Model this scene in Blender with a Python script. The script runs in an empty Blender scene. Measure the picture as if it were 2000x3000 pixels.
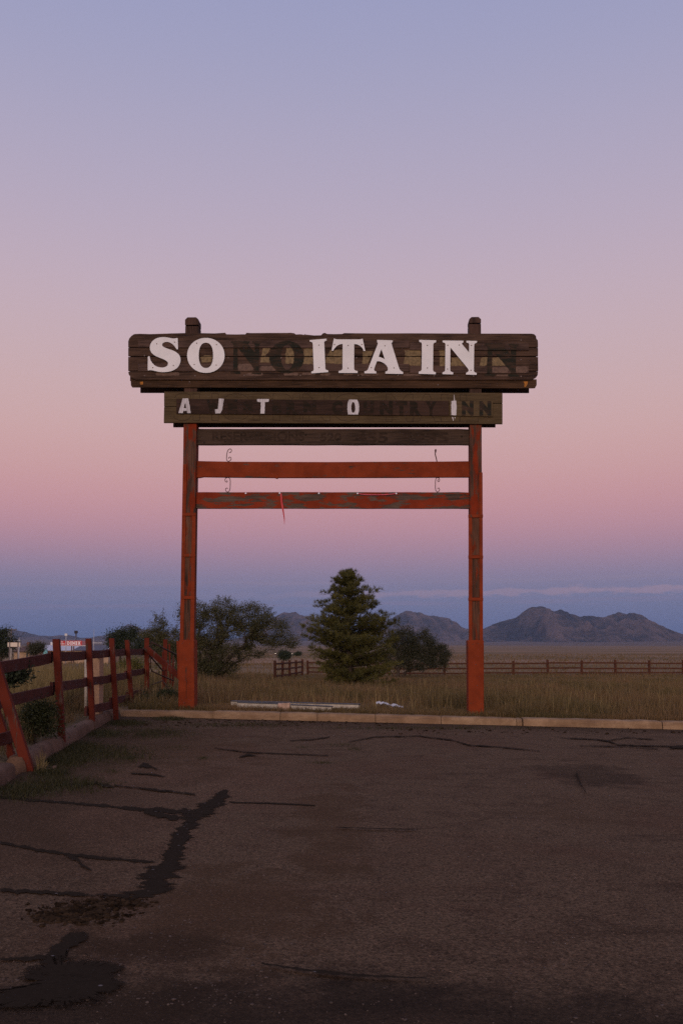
import bpy, bmesh, math, random
import numpy as np
from mathutils import Vector, geometry, noise as mnoise
R = math.radians
random.seed(7); rng = np.random.default_rng(7)
S = bpy.context.scene
COL = S.collection

# ------------------------------------------------------------------ camera
F = 35.0/36.0*3000.0                 # focal length in photograph pixels (35 mm lens)
PITCH = R(3.0); EYE = 1.55; PPY = 1900-F*math.tan(PITCH)
cam_d = bpy.data.cameras.new('camera'); cam = bpy.data.objects.new('camera', cam_d); COL.objects.link(cam)
cam_d.sensor_fit = 'VERTICAL'; cam_d.sensor_height = 36; cam_d.lens = 35
cam_d.shift_y = (PPY-1500)/3000.0
cam_d.clip_start = 0.1; cam_d.clip_end = 60000
cam.location = (0, 0, EYE); cam.rotation_euler = (R(90)+PITCH, 0, 0)
S.camera = cam

# ------------------------------------------------------------------ sky, sun, exposure
SUN_EL = R(9); SUN_AZ_X = -0.10      # the afterglow stands behind the camera
def srgb(r, g, b):
    f = lambda c: ((c/255+0.055)/1.055)**2.4 if c > 10 else c/255/12.92
    return (f(r), f(g), f(b), 1)
def elev_z(py): return math.sin(PITCH+math.atan((PPY-py)/F))
W = bpy.data.worlds.new('World'); S.world = W; W.use_nodes = True
nt = W.node_tree; nt.nodes.clear()
def N(t, kind, **kw):
    n = t.nodes.new(kind)
    for k, v in kw.items(): setattr(n, k, v)
    return n
out = N(nt, 'ShaderNodeOutputWorld'); tc = N(nt, 'ShaderNodeTexCoord'); sep = N(nt, 'ShaderNodeSeparateXYZ')
nt.links.new(tc.outputs['Generated'], sep.inputs[0])
mr = N(nt, 'ShaderNodeMapRange'); mr.inputs['From Min'].default_value = -0.05; mr.inputs['From Max'].default_value = 0.75
nt.links.new(sep.outputs['Z'], mr.inputs['Value'])
ramp = N(nt, 'ShaderNodeValToRGB'); ramp.color_ramp.interpolation = 'B_SPLINE'
SKY = [(1960, (66, 88, 128)), (1890, (76, 98, 138)), (1830, (85, 107, 150)), (1760, (97, 114, 154)), (1690, (125, 120, 157)),
       (1620, (162, 126, 155)), (1550, (186, 134, 154)), (1470, (201, 144, 155)), (1380, (206, 155, 159)), (1250, (209, 167, 168)),
       (1080, (204, 172, 177)), (880, (198, 173, 186)), (650, (186, 170, 191)), (400, (174, 166, 193)), (150, (162, 161, 194)), (-150, (153, 156, 195))]
els = ramp.color_ramp.elements
while len(els) < len(SKY)+1: els.new(0.5)
SKY_GAIN = 0.93
for e, (py, c) in zip(els, SKY):
    e.position = (elev_z(py)+0.05)/0.8; c4 = srgb(*c); e.color = tuple(v*SKY_GAIN for v in c4[:3])+(1,)
els[len(SKY)].position = 1.0; els[len(SKY)].color = srgb(132, 142, 185)
nt.links.new(mr.outputs[0], ramp.inputs[0])
# long thin cloud bank low over the mountains, with fainter streaks
def cloud(z0, half, zscale, ascale, thr, seed, soft=0.18, big=6.0, az0=None):
    at2 = N(nt, 'ShaderNodeMath', operation='ARCTAN2'); nt.links.new(sep.outputs['X'], at2.inputs[0]); nt.links.new(sep.outputs['Y'], at2.inputs[1])
    cb = N(nt, 'ShaderNodeCombineXYZ'); m1 = N(nt, 'ShaderNodeMath', operation='MULTIPLY'); m1.inputs[1].default_value = ascale
    m2 = N(nt, 'ShaderNodeMath', operation='MULTIPLY'); m2.inputs[1].default_value = zscale
    nt.links.new(at2.outputs[0], m1.inputs[0]); nt.links.new(sep.outputs['Z'], m2.inputs[0])
    nt.links.new(m1.outputs[0], cb.inputs[0]); nt.links.new(m2.outputs[0], cb.inputs[1]); cb.inputs[2].default_value = seed
    ns = N(nt, 'ShaderNodeTexNoise'); ns.inputs['Scale'].default_value = 1; ns.inputs['Detail'].default_value = 5; ns.inputs['Roughness'].default_value = 0.6
    nt.links.new(cb.outputs[0], ns.inputs['Vector'])
    # band: 1 - |z - z0 - tilt*x|/half
    tl = N(nt, 'ShaderNodeMath', operation='MULTIPLY'); tl.inputs[1].default_value = 0.012; nt.links.new(sep.outputs['X'], tl.inputs[0])
    sb = N(nt, 'ShaderNodeMath', operation='SUBTRACT'); nt.links.new(sep.outputs['Z'], sb.inputs[0]); nt.links.new(tl.outputs[0], sb.inputs[1])
    sb2 = N(nt, 'ShaderNodeMath', operation='SUBTRACT'); nt.links.new(sb.outputs[0], sb2.inputs[0]); sb2.inputs[1].default_value = z0
    ab = N(nt, 'ShaderNodeMath', operation='ABSOLUTE'); nt.links.new(sb2.outputs[0], ab.inputs[0])
    dv = N(nt, 'ShaderNodeMath', operation='DIVIDE'); nt.links.new(ab.outputs[0], dv.inputs[0]); dv.inputs[1].default_value = half
    iv = N(nt, 'ShaderNodeMath', operation='SUBTRACT'); iv.inputs[0].default_value = 1; nt.links.new(dv.outputs[0], iv.inputs[1])
    hf = N(nt, 'ShaderNodeMath', operation='MULTIPLY_ADD'); nt.links.new(iv.outputs[0], hf.inputs[0]); hf.inputs[1].default_value = 0.45; nt.links.new(ns.outputs['Fac'], hf.inputs[2])
    st = N(nt, 'ShaderNodeMapRange', interpolation_type='SMOOTHSTEP'); nt.links.new(hf.outputs[0], st.inputs['Value'])
    st.inputs['From Min'].default_value = thr; st.inputs['From Max'].default_value = thr+soft
    cb2 = N(nt, 'ShaderNodeCombineXYZ'); m3 = N(nt, 'ShaderNodeMath', operation='MULTIPLY'); m3.inputs[1].default_value = big
    nt.links.new(at2.outputs[0], m3.inputs[0]); nt.links.new(m3.outputs[0], cb2.inputs[0]); cb2.inputs[1].default_value = seed*3
    ns2 = N(nt, 'ShaderNodeTexNoise'); ns2.inputs['Scale'].default_value = 1; ns2.inputs['Detail'].default_value = 2; nt.links.new(cb2.outputs[0], ns2.inputs['Vector'])
    lg = N(nt, 'ShaderNodeMapRange', interpolation_type='SMOOTHSTEP'); lg.inputs['From Min'].default_value = 0.26; lg.inputs['From Max'].default_value = 0.52; nt.links.new(ns2.outputs['Fac'], lg.inputs['Value'])
    mg = N(nt, 'ShaderNodeMath', operation='MULTIPLY'); nt.links.new(st.outputs[0], mg.inputs[0]); nt.links.new(lg.outputs[0], mg.inputs[1]); st = mg
    if az0 is not None:
        ga = N(nt, 'ShaderNodeMapRange', interpolation_type='SMOOTHSTEP'); nt.links.new(at2.outputs[0], ga.inputs['Value'])
        ga.inputs['From Min'].default_value = az0[0]; ga.inputs['From Max'].default_value = az0[1]; ga.inputs['To Min'].default_value = 0.12
        mg2 = N(nt, 'ShaderNodeMath', operation='MULTIPLY'); nt.links.new(st.outputs[0], mg2.inputs[0]); nt.links.new(ga.outputs[0], mg2.inputs[1]); st = mg2
    gate = N(nt, 'ShaderNodeMath', operation='GREATER_THAN'); gate.inputs[1].default_value = 0; nt.links.new(iv.outputs[0], gate.inputs[0])
    mu = N(nt, 'ShaderNodeMath', operation='MULTIPLY'); nt.links.new(st.outputs[0], mu.inputs[0]); nt.links.new(gate.outputs[0], mu.inputs[1])
    return mu.outputs[0]
def mix_sky(a, b_col, fac, k):
    mx = N(nt, 'ShaderNodeMix', data_type='RGBA'); sc = N(nt, 'ShaderNodeMath', operation='MULTIPLY'); sc.inputs[1].default_value = k
    nt.links.new(fac, sc.inputs[0]); nt.links.new(sc.outputs[0], mx.inputs[0]); nt.links.new(a, mx.inputs[6]); mx.inputs[7].default_value = b_col
    return mx.outputs[2]
c = mix_sky(ramp.outputs[0], srgb(156, 131, 152), cloud(0.0540, 0.0080, 170, 44, 0.66, 3.3, 0.24, 4.0, (-0.22, 0.22)), 0.58)
c = mix_sky(c, srgb(130, 120, 150), cloud(0.066, 0.007, 420, 12, 0.72, 9.1, 0.25, 5.0), 0.40)
c = mix_sky(c, srgb(116, 112, 146), cloud(0.044, 0.007, 420, 14, 0.74, 5.7, 0.25, 6.0), 0.45)
bg = N(nt, 'ShaderNodeBackground'); bg.inputs['Strength'].default_value = 1.0; nt.links.new(c, bg.inputs['Color'])
sky = N(nt, 'ShaderNodeTexSky', sky_type='NISHITA', sun_disc=False, sun_elevation=R(0.5), sun_rotation=R(180)+math.atan(SUN_AZ_X))
bg2 = N(nt, 'ShaderNodeBackground'); bg2.inputs['Strength'].default_value = 0.05; nt.links.new(sky.outputs[0], bg2.inputs['Color'])
ad = N(nt, 'ShaderNodeAddShader'); nt.links.new(bg.outputs[0], ad.inputs[0]); nt.links.new(bg2.outputs[0], ad.inputs[1]); nt.links.new(ad.outputs[0], out.inputs[0])

sun_d = bpy.data.lights.new('sun', 'SUN'); sun = bpy.data.objects.new('sun', sun_d); COL.objects.link(sun)
sun_d.energy = 2.0; sun_d.angle = R(35); sun_d.color = (1.0, 0.80, 0.68)
sd = Vector((-SUN_AZ_X, math.cos(SUN_EL), -math.sin(SUN_EL)))
sun.rotation_euler = sd.to_track_quat('-Z', 'Y').to_euler(); sun.location = (0, -40, 30)
S.view_settings.view_transform = 'Standard'; S.view_settings.look = 'None'
S.view_settings.exposure = 0.0; S.view_settings.gamma = 1.0; S.view_settings.use_curve_mapping = False
S.render.engine = 'CYCLES'; S.cycles.use_denoising = False
S.cycles.sample_clamp_indirect = 1.5; S.cycles.max_bounces = 5; S.cycles.volume_bounces = 0; S.cycles.transparent_max_bounces = 6

# ------------------------------------------------------------------ projection helpers
def ray(px, py):
    u = (px-1000)/F; v = (PPY-py)/F
    return Vector((u, math.cos(PITCH)-v*math.sin(PITCH), math.sin(PITCH)+v*math.cos(PITCH)))
def at(px, py, Y):
    d = ray(px, py); return Vector((0, 0, EYE))+d*(Y/d.y)
def lot_z(x, y): return -0.0175*max(-14, min(14, x))+0.028*max(0, min(1.2, y/21))
def kerb_y(x): return 20.85-0.08*x
def fence_x(y): return -2.40-0.108*y
def d_out(x, y): return max((y-kerb_y(x))*0.9968, (fence_x(y)-0.07-x)*0.994)
def smooth(a, b, t):
    t = max(0.0, min(1.0, (t-a)/(b-a))); return t*t*(3-2*t)
def field_z(x, y):
    d = max(0, d_out(x, y)); r = math.hypot(x, y)
    t = smooth(0, 42, d)
    z = (lot_z(x, y)+0.15)*(1-t)+(-0.26)*t
    z += 0.05*mnoise.noise(Vector((x*0.13, y*0.13, 1.7)))*smooth(1, 6, d)
    z += 0.45*math.exp(-(((x+30)/14)**2+((y-92)/20)**2))
    z -= 1.9*math.exp(-(((x+46)/34)**2+((y-165)/36)**2))
    if r > 500: z += (r-500)*0.0030*smooth(500, 2500, r)+75*smooth(3800, 12500, r)+5*mnoise.noise(Vector((x*0.0011, y*0.0011, 4)))*smooth(700, 3000, r)
    return z
def on_lot(px, py):
    d = ray(px, py); Y = 15.0
    for _ in range(30):
        p = Vector((0, 0, EYE))+d*(Y/d.y); z = lot_z(p.x, p.y)
        t = (z-EYE)/d.z; Y = 0.5*Y+0.5*d.y*t
    p = Vector((0, 0, EYE))+d*(Y/d.y); return Vector((p.x, p.y, lot_z(p.x, p.y)))
def on_field(px, Y):
    x = (px-1000)/F*Y; return Vector((x, Y, field_z(x, Y)))

# ------------------------------------------------------------------ mesh helpers
class MB:
    def __init__(s): s.v = []; s.f = []
    def box(s, x0, x1, y0, y1, z0, z1):
        b = len(s.v); s.v += [(x, y, z) for z in (z0, z1) for y in (y0, y1) for x in (x0, x1)]
        s.f += [tuple(b+i for i in q) for q in ((0, 2, 3, 1), (4, 5, 7, 6), (0, 1, 5, 4), (2, 6, 7, 3), (0, 4, 6, 2), (1, 3, 7, 5))]; return s
    def hexa(s, p):                       # eight corners: four of one end (ccw), four of the other
        b = len(s.v); s.v += [tuple(q) for q in p]
        s.f += [tuple(b+i for i in q) for q in ((3, 2, 1, 0), (4, 5, 6, 7), (0, 1, 5, 4), (1, 2, 6, 5), (2, 3, 7, 6), (3, 0, 4, 7))]; return s
    def beam(s, a, b, w, h, up=Vector((0, 0, 1))):
        a = Vector(a); b = Vector(b); d = (b-a).normalized(); sx = d.cross(up)
        sx = sx.normalized() if sx.length > 1e-4 else Vector((1, 0, 0)); sy = sx.cross(d)
        P = lambda c: [c-sx*w/2-sy*h/2, c+sx*w/2-sy*h/2, c+sx*w/2+sy*h/2, c-sx*w/2+sy*h/2]
        return s.hexa(P(a)+P(b))
    def prism(s, loops, y0, y1):          # loops of (x,z): the outline, then holes; extruded from y0 (front) to y1
        pts = [p for l in loops for p in l]; n = len(pts)
        tris = geometry.tessellate_polygon([[Vector((p[0], p[1], 0)) for p in l] for l in loops])
        b = len(s.v); s.v += [(p[0], y0, p[1]) for p in pts]+[(p[0], y1, p[1]) for p in pts]
        for t in tris: s.f += [(b+t[0], b+t[1], b+t[2]), (b+n+t[2], b+n+t[1], b+n+t[0])]
        k = 0
        for l in loops:
            m = len(l)
            for i in range(m): s.f.append((b+k+i, b+k+(i+1) % m, b+n+k+(i+1) % m, b+n+k+i))
            k += m
        return s
    def tube(s, path, r, n=6, cap=True):
        path = [Vector(p) for p in path]; b = len(s.v); m = len(path)
        rr = r if isinstance(r, (list, tuple)) else [r]*m
        prev = None
        for i, p in enumerate(path):
            d = (path[min(i+1, m-1)]-path[max(i-1, 0)]).normalized()
            if prev is None:
                a = d.cross(Vector((0, 0, 1)));  a = a if a.length > 1e-3 else d.cross(Vector((1, 0, 0)))
            else: a = prev-d*prev.dot(d)
            a.normalize(); prev = a; c = d.cross(a)
            for k in range(n):
                an = 2*math.pi*k/n; q = p+(a*math.cos(an)+c*math.sin(an))*rr[i]; s.v.append(tuple(q))
        for i in range(m-1):
            for k in range(n):
                s.f.append((b+i*n+k, b+i*n+(k+1) % n, b+(i+1)*n+(k+1) % n, b+(i+1)*n+k))
        if cap: s.f.append(tuple(b+k for k in range(n))[::-1]); s.f.append(tuple(b+(m-1)*n+k for k in range(n)))
        return s
    def build(s, name, mat, parent=None, bevel=0, shade=False):
        me = bpy.data.meshes.new(name); me.from_pydata(s.v, [], s.f)
        bm = bmesh.new(); bm.from_mesh(me); bmesh.ops.recalc_face_normals(bm, faces=bm.faces); bm.to_mesh(me); bm.free()
        return link(name, me, mat, parent, bevel, shade)
def link(name, me, mat, parent=None, bevel=0, shade=False):
    o = bpy.data.objects.new(name, me); COL.objects.link(o)
    if mat: me.materials.append(mat)
    if parent: o.parent = parent
    if bevel:
        m = o.modifiers.new('bevel', 'BEVEL'); m.width = bevel; m.segments = 2; m.limit_method = 'ANGLE'
    if shade: me.shade_smooth()
    return o
def soup(name, V, faces_n, mat, parent=None, attr=None):
    """V (n*k,3) points; faces of k corners each, all separate"""
    V = np.asarray(V, np.float32); k = faces_n; nf = len(V)//k
    me = bpy.data.meshes.new(name); me.vertices.add(len(V)); me.vertices.foreach_set('co', V.ravel())
    me.loops.add(len(V)); me.loops.foreach_set('vertex_index', np.arange(len(V), dtype=np.int32))
    me.polygons.add(nf); me.polygons.foreach_set('loop_start', np.arange(0, len(V), k, dtype=np.int32))
    if attr is not None:
        a = me.attributes.new('rnd', 'FLOAT', 'POINT'); a.data.foreach_set('value', np.asarray(attr, np.float32))
    me.update(calc_edges=True); me.validate()
    return link(name, me, mat, parent)
def empty(name, loc, rz=0):
    o = bpy.data.objects.new(name, None); COL.objects.link(o); o.location = loc; o.rotation_euler = (0, 0, rz); o.empty_display_size = 0.2; return o
def tag(o, label=None, cat=None, group=None, kind=None):
    if label: o['label'] = label
    if cat: o['category'] = cat
    if group: o['group'] = group
    if kind: o['kind'] = kind
    return o
def text_tris(body, x0, x1, z0, z1, bold=0.02, shear=0):
    cu = bpy.data.curves.new('t', 'FONT'); cu.body = body; cu.offset = bold; cu.shear = shear; cu.resolution_u = 3
    o = bpy.data.objects.new('t', cu); COL.objects.link(o)
    dg = bpy.context.evaluated_depsgraph_get(); ev = o.evaluated_get(dg); me = ev.to_mesh(); me.calc_loop_triangles()
    v = [p.co.copy() for p in me.vertices]; T = [tuple(t.vertices) for t in me.loop_triangles]
    ev.to_mesh_clear(); bpy.data.objects.remove(o); bpy.data.curves.remove(cu)
    ax = min(p.x for p in v); bx = max(p.x for p in v); ay = min(p.y for p in v); by = max(p.y for p in v)
    q = [(x0+(p.x-ax)/(bx-ax)*(x1-x0), z0+(p.y-ay)/(by-ay)*(z1-z0)) for p in v]
    return [[q[i] for i in t] for t in T]
def tess(loops):
    pts = [p for l in loops for p in l]
    return [[pts[i] for i in t] for t in geometry.tessellate_polygon([[Vector((p[0], p[1], 0)) for p in l] for l in loops])]
def clip(poly, ax, lim, keep_less):
    o = []
    for i in range(len(poly)):
        a = poly[i]; b = poly[(i+1) % len(poly)]
        ia = (a[ax] <= lim) == keep_less; ib = (b[ax] <= lim) == keep_less
        if ia: o.append(a)
        if ia != ib:
            t = (lim-a[ax])/(b[ax]-a[ax]); o.append((a[0]+(b[0]-a[0])*t, a[1]+(b[1]-a[1])*t))
    return o
def sheet(tris, y, mb=None):              # flat paint: front-facing faces at depth y
    mb = mb or MB()
    for t in tris:
        if len(t) >= 3:
            b = len(mb.v); mb.v += [(p[0], y, p[1]) for p in t]; mb.f.append(tuple(range(b, b+len(t))))
    return mb

# ------------------------------------------------------------------ materials
def mat_new(name, rough=0.8, spec=0.3):
    m = bpy.data.materials.new(name); m.use_nodes = True; t = m.node_tree; b = t.nodes['Principled BSDF']
    b.inputs['Roughness'].default_value = rough; b.inputs['Specular IOR Level'].default_value = spec
    return m, t, b
def coords(t, scale, rot=(0, 0, 0), per_object=True):
    c = N(t, 'ShaderNodeTexCoord'); mp = N(t, 'ShaderNodeMapping'); mp.inputs['Scale'].default_value = scale; mp.inputs['Rotation'].default_value = rot
    t.links.new(c.outputs['Object'], mp.inputs['Vector'])
    if per_object:
        oi = N(t, 'ShaderNodeObjectInfo'); mm = N(t, 'ShaderNodeMath', operation='MULTIPLY'); mm.inputs[1].default_value = 37.0
        t.links.new(oi.outputs['Random'], mm.inputs[0]); t.links.new(mm.outputs[0], mp.inputs['Location'])
    return mp.outputs[0]
def noise_n(t, vec, scale=1, detail=4, rough=0.6, dist=0):
    n = N(t, 'ShaderNodeTexNoise'); n.inputs['Scale'].default_value = scale; n.inputs['Detail'].default_value = detail
    n.inputs['Roughness'].default_value = rough; n.inputs['Distortion'].default_value = dist; t.links.new(vec, n.inputs['Vector']); return n.outputs['Fac']
def step(t, v, a, b):
    m = N(t, 'ShaderNodeMapRange', interpolation_type='SMOOTHSTEP'); m.inputs['From Min'].default_value = a; m.inputs['From Max'].default_value = b
    t.links.new(v, m.inputs['Value']); return m.outputs[0]
def mixc(t, f, a, b):
    m = N(t, 'ShaderNodeMix', data_type='RGBA')
    if isinstance(f, float): m.inputs[0].default_value = f
    else: t.links.new(f, m.inputs[0])
    for i, q in ((6, a), (7, b)):
        if isinstance(q, tuple): m.inputs[i].default_value = q if len(q) == 4 else q+(1,)
        else: t.links.new(q, m.inputs[i])
    return m.outputs[2]
def bump(t, b, h, strength=0.4, dist=0.01):
    n = N(t, 'ShaderNodeBump'); n.inputs['Strength'].default_value = strength; n.inputs['Distance'].default_value = dist
    t.links.new(h, n.inputs['Height']); t.links.new(n.outputs[0], b.inputs['Normal'])
def math_n(t, op, a, b):
    m = N(t, 'ShaderNodeMath', operation=op)
    for i, q in enumerate((a, b)):
        if isinstance(q, (int, float)): m.inputs[i].default_value = q
        else: t.links.new(q, m.inputs[i])
    return m.outputs[0]
def wood(name, base, dark, axis='x', paint=None, chip=0.5, soft=0.08, pscale=1.0, rough=0.85, tone=0.35, paint2=None):
    m, t, b = mat_new(name, rough, 0.14)
    g = {'x': (1.2, 22, 22), 'z': (22, 22, 1.2)}[axis]
    gr = noise_n(t, coords(t, g), 1.6, 6, 0.65, 0.4)
    big = noise_n(t, coords(t, (0.7, 2, 2) if axis == 'x' else (2, 2, 0.7)), 1.3, 3)
    col = mixc(t, step(t, gr, 0.32, 0.68), dark, base)
    col = mixc(t, math_n(t, 'MULTIPLY', step(t, big, 0.42, 0.62), tone), col, tuple(min(1, v*1.55) for v in base[:3]))
    h = gr
    if paint:
        pn = noise_n(t, coords(t, tuple(pscale*v for v in ((2.2, 7, 7) if axis == 'x' else (8, 8, 1.6)))), 1.3, 5, 0.6, 0.3)
        pn = math_n(t, 'ADD', math_n(t, 'MULTIPLY', pn, 0.72), math_n(t, 'MULTIPLY', gr, 0.28))
        pm = step(t, pn, chip-soft/2, chip+soft/2)
        pc = paint
        pv = noise_n(t, coords(t, (1.5, 1.5, 1.5)), 2.2, 4)
        pc = mixc(t, step(t, pv, 0.3, 0.7), tuple(v*0.78 for v in paint[:3])+(1,), paint2 or tuple(v*1.12 for v in paint[:3])+(1,))
        col = mixc(t, pm, col, pc)
        h = math_n(t, 'ADD', math_n(t, 'MULTIPLY', gr, 0.5), math_n(t, 'MULTIPLY', pm, 0.35))
    t.links.new(col, b.inputs['Base Color']); bump(t, b, h, 0.55, 0.012)
    return m
def plain(name, c, rough=0.7, metal=0, var=0.2, scale=6, spec=0.3):
    m, t, b = mat_new(name, rough, spec); b.inputs['Metallic'].default_value = metal
    n = noise_n(t, coords(t, (1, 1, 1)), scale, 5)
    col = mixc(t, step(t, n, 0.25, 0.75), tuple(v*(1-var) for v in c[:3]), tuple(min(1, v*(1+var)) for v in c[:3]))
    t.links.new(col, b.inputs['Base Color']); bump(t, b, n, 0.2, 0.01); return m
def leafmat(name, a, bcol, trans=0.25, dry=None):
    m, t, b = mat_new(name, 0.6, 0.25)
    at_ = N(t, 'ShaderNodeAttribute', attribute_name='rnd')
    col = mixc(t, at_.outputs['Fac'], a, bcol)
    if dry:
        n = noise_n(t, coords(t, (1, 1, 1), per_object=False), dry[1], 3, 0.6)
        col = mixc(t, step(t, n, 0.40, 0.64), col, dry[0])
    t.links.new(col, b.inputs['Base Color'])
    tr = N(t, 'ShaderNodeBsdfTranslucent'); t.links.new(col, tr.inputs['Color']); mx = N(t, 'ShaderNodeMixShader'); mx.inputs[0].default_value = trans
    o = t.nodes['Material Output']; t.links.new(b.outputs[0], mx.inputs[1]); t.links.new(tr.outputs[0], mx.inputs[2]); t.links.new(mx.outputs[0], o.inputs[0])
    return m
RED = (0.212, 0.0350, 0.0100, 1)
M = {}
M['plank'] = wood('weathered_brown_plank', (0.082, 0.047, 0.030), (0.022, 0.0125, 0.0085), 'x', tone=0.45)
M['plank_low'] = wood('weathered_low_plank', (0.072, 0.038, 0.019), (0.024, 0.013, 0.007), 'x')
M['strip'] = wood('letter_strip_wood', (0.090, 0.054, 0.040), (0.026, 0.016, 0.012), 'x', tone=0.45)
M['olive'] = wood('olive_stained_board', (0.098, 0.067, 0.033), (0.055, 0.036, 0.017), 'x', tone=0.25)
M['dark_strip'] = wood('dark_stained_strip', (0.050, 0.027, 0.018), (0.022, 0.013, 0.009), 'x')
M['dark_rail'] = wood('dark_weathered_rail', (0.062, 0.039, 0.026), (0.018, 0.012, 0.0085), 'x')
M['rail_red'] = wood('red_painted_rail', (0.10, 0.06, 0.04), (0.03, 0.02, 0.015), 'x', RED, 0.40, 0.06)
M['rail_flaked'] = wood('flaked_red_rail', (0.115, 0.075, 0.052), (0.035, 0.024, 0.017), 'x', (0.215, 0.031, 0.010, 1), 0.49, 0.05, pscale=0.8)
M['post_top'] = wood('bare_post_wood', (0.078, 0.042, 0.029), (0.026, 0.015, 0.011), 'z')
M['post_worn'] = wood('worn_red_post', (0.105, 0.05, 0.03), (0.03, 0.018, 0.013), 'z', (0.20, 0.025, 0.006, 1), 0.50, 0.10)
M['panel_old'] = wood('old_post_panel', (0.13, 0.055, 0.03), (0.028, 0.017, 0.012), 'z', (0.18, 0.027, 0.007, 1), 0.56, 0.10)
M['casing'] = wood('red_casing_board', (0.12, 0.06, 0.04), (0.05, 0.03, 0.02), 'z', RED, 0.385, 0.05)
M['fence_post'] = wood('red_fence_post', (0.12, 0.07, 0.05), (0.04, 0.022, 0.016), 'z', (0.118, 0.0205, 0.0100, 1), 0.42, 0.05)
M['fence_rail'] = wood('dull_red_fence_rail', (0.10, 0.058, 0.050), (0.045, 0.026, 0.022), 'x', (0.080, 0.024, 0.0165, 1), 0.42, 0.12)
M['far_red'] = wood('far_red_fence_wood', (0.085, 0.04, 0.027), (0.05, 0.025, 0.018), 'z', (0.080, 0.030, 0.016, 1), 0.40, 0.12)
M['white'] = plain('white_letter_board', (0.75, 0.735, 0.715), 0.6, var=0.07, scale=2.2)
M['chalk'] = wood('brushed_white_paint', (0.62, 0.60, 0.60), (0.40, 0.37, 0.36), 'z', tone=0.2)
def ghostmat(name, paint, wood_c, lo, hi):
    m, t, b = mat_new(name, 0.9, 0.1); n1 = noise_n(t, coords(t, (2.2, 9, 9)), 1.5, 6, 0.7, 0.4); n2 = noise_n(t, coords(t, (1.2, 22, 22)), 1.6, 5, 0.65)
    col = mixc(t, step(t, n1, lo, hi), wood_c, paint); col = mixc(t, math_n(t, 'MULTIPLY', step(t, n2, 0.45, 0.7), 0.5), col, tuple(v*0.6 for v in paint))
    t.links.new(col, b.inputs['Base Color']); bump(t, b, n2, 0.5, 0.01); return m
M['ghost'] = ghostmat('worn_dark_ghost_paint', (0.023, 0.0225, 0.0160), (0.060, 0.036, 0.024), 0.38, 0.58)
M['ghost2'] = ghostmat('dull_dark_ghost_paint', (0.0205, 0.0165, 0.0108), (0.038, 0.022, 0.0145), 0.38, 0.60)
M['ghost3'] = ghostmat('faint_dark_lettering', (0.028, 0.0190, 0.0130), (0.048, 0.030, 0.0205), 0.46, 0.62)
M['tan'] = plain('flaking_tan_paint', (0.185, 0.128, 0.062), 0.85, var=0.35, scale=18)
M['pale'] = plain('pale_worn_wood_mark', (0.130, 0.080, 0.056), 0.85, var=0.3, scale=16)
M['orange'] = plain('rust_orange_mark', (0.36, 0.14, 0.02), 0.8, var=0.4, scale=20)
M['screw'] = plain('rusty_screw', (0.09, 0.03, 0.012), 0.6, var=0.4)
M['bolt'] = plain('grey_bolt_head', (0.13, 0.09, 0.075), 0.6, var=0.2)
M['iron'] = plain('rusty_scroll_iron', (0.07, 0.022, 0.014), 0.7, var=0.3)
M['pipe'] = plain('dark_rusty_pipe', (0.035, 0.016, 0.011), 0.6, var=0.4)
M['bulb'] = plain('pale_reflector_bulb', (0.9, 0.88, 0.9), 0.25, var=0.02, spec=0.6)
M['ribbon'] = plain('red_ribbon', (0.50, 0.03, 0.035), 0.5, var=0.15)
M['tube_pink'] = plain('pink_plastic_tube', (0.62, 0.10, 0.13), 0.3, var=0.1)

# =================================================================== LARGE STRUCTURE
# ------------------------------------------------------------------ ground
def axis_pts(lo, hi, step_, far, n):
    core = np.arange(lo, hi+1e-6, step_); g = np.geomspace(step_*1.3, far, n)
    return np.concatenate([(lo-g)[::-1], core, hi+g])
gx = axis_pts(-9, 11, 0.2, 15000, 52); gy = axis_pts(3, 25, 0.2, 15000, 56)
gv = []
for y in gy:
    for x in gx:
        d = d_out(x, y); k = smooth(0.10, 0.28, d)
        zl = lot_z(x, y)-0.12
        if x > 30 or y < -40: k = max(k, smooth(30, 34, x), smooth(-40, -44, y))
        gv.append((x, y, zl*(1-k)+(field_z(x, y) if k > 0 else 0)*k))
nx, ny = len(gx), len(gy)
gf = [(j*nx+i, j*nx+i+1, (j+1)*nx+i+1, (j+1)*nx+i) for j in range(ny-1) for i in range(nx-1)]
m, t, b = mat_new('dry_grassland_soil', 0.95, 0.1)
c0 = noise_n(t, coords(t, (1, 1, 1), per_object=False), 0.9, 6)
c1 = noise_n(t, coords(t, (0.004, 0.012, 1), per_object=False), 1.0, 6, 0.65)
c2 = noise_n(t, coords(t, (0.03, 0.09, 1), per_object=False), 1.0, 5)
col = mixc(t, step(t, c0, 0.3, 0.7), (0.100, 0.066, 0.032), (0.175, 0.118, 0.058))
col = mixc(t, math_n(t, 'MULTIPLY', step(t, c2, 0.4, 0.65), 0.7), col, (0.225, 0.155, 0.074))
col = mixc(t, math_n(t, 'MULTIPLY', step(t, c1, 0.42, 0.60), 0.75), col, (0.32, 0.190, 0.115))
geo = N(t, 'ShaderNodeTexCoord'); ln = N(t, 'ShaderNodeVectorMath', operation='LENGTH'); t.links.new(geo.outputs['Object'], ln.inputs[0])
scrub = math_n(t, 'MULTIPLY', step(t, math_n(t, 'ADD', ln.outputs['Value'], math_n(t, 'MULTIPLY', c1, 2200)), 4600, 6600), 0.85)   # darker scrub of the foothills
col = mixc(t, scrub, col, (0.115, 0.078, 0.058))
t.links.new(col, b.inputs['Base Color']); bump(t, b, c0, 0.6, 0.05)
mb = MB(); mb.v = gv; mb.f = gf
tag(mb.build('ground', m, shade=True), kind='structure')

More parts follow.
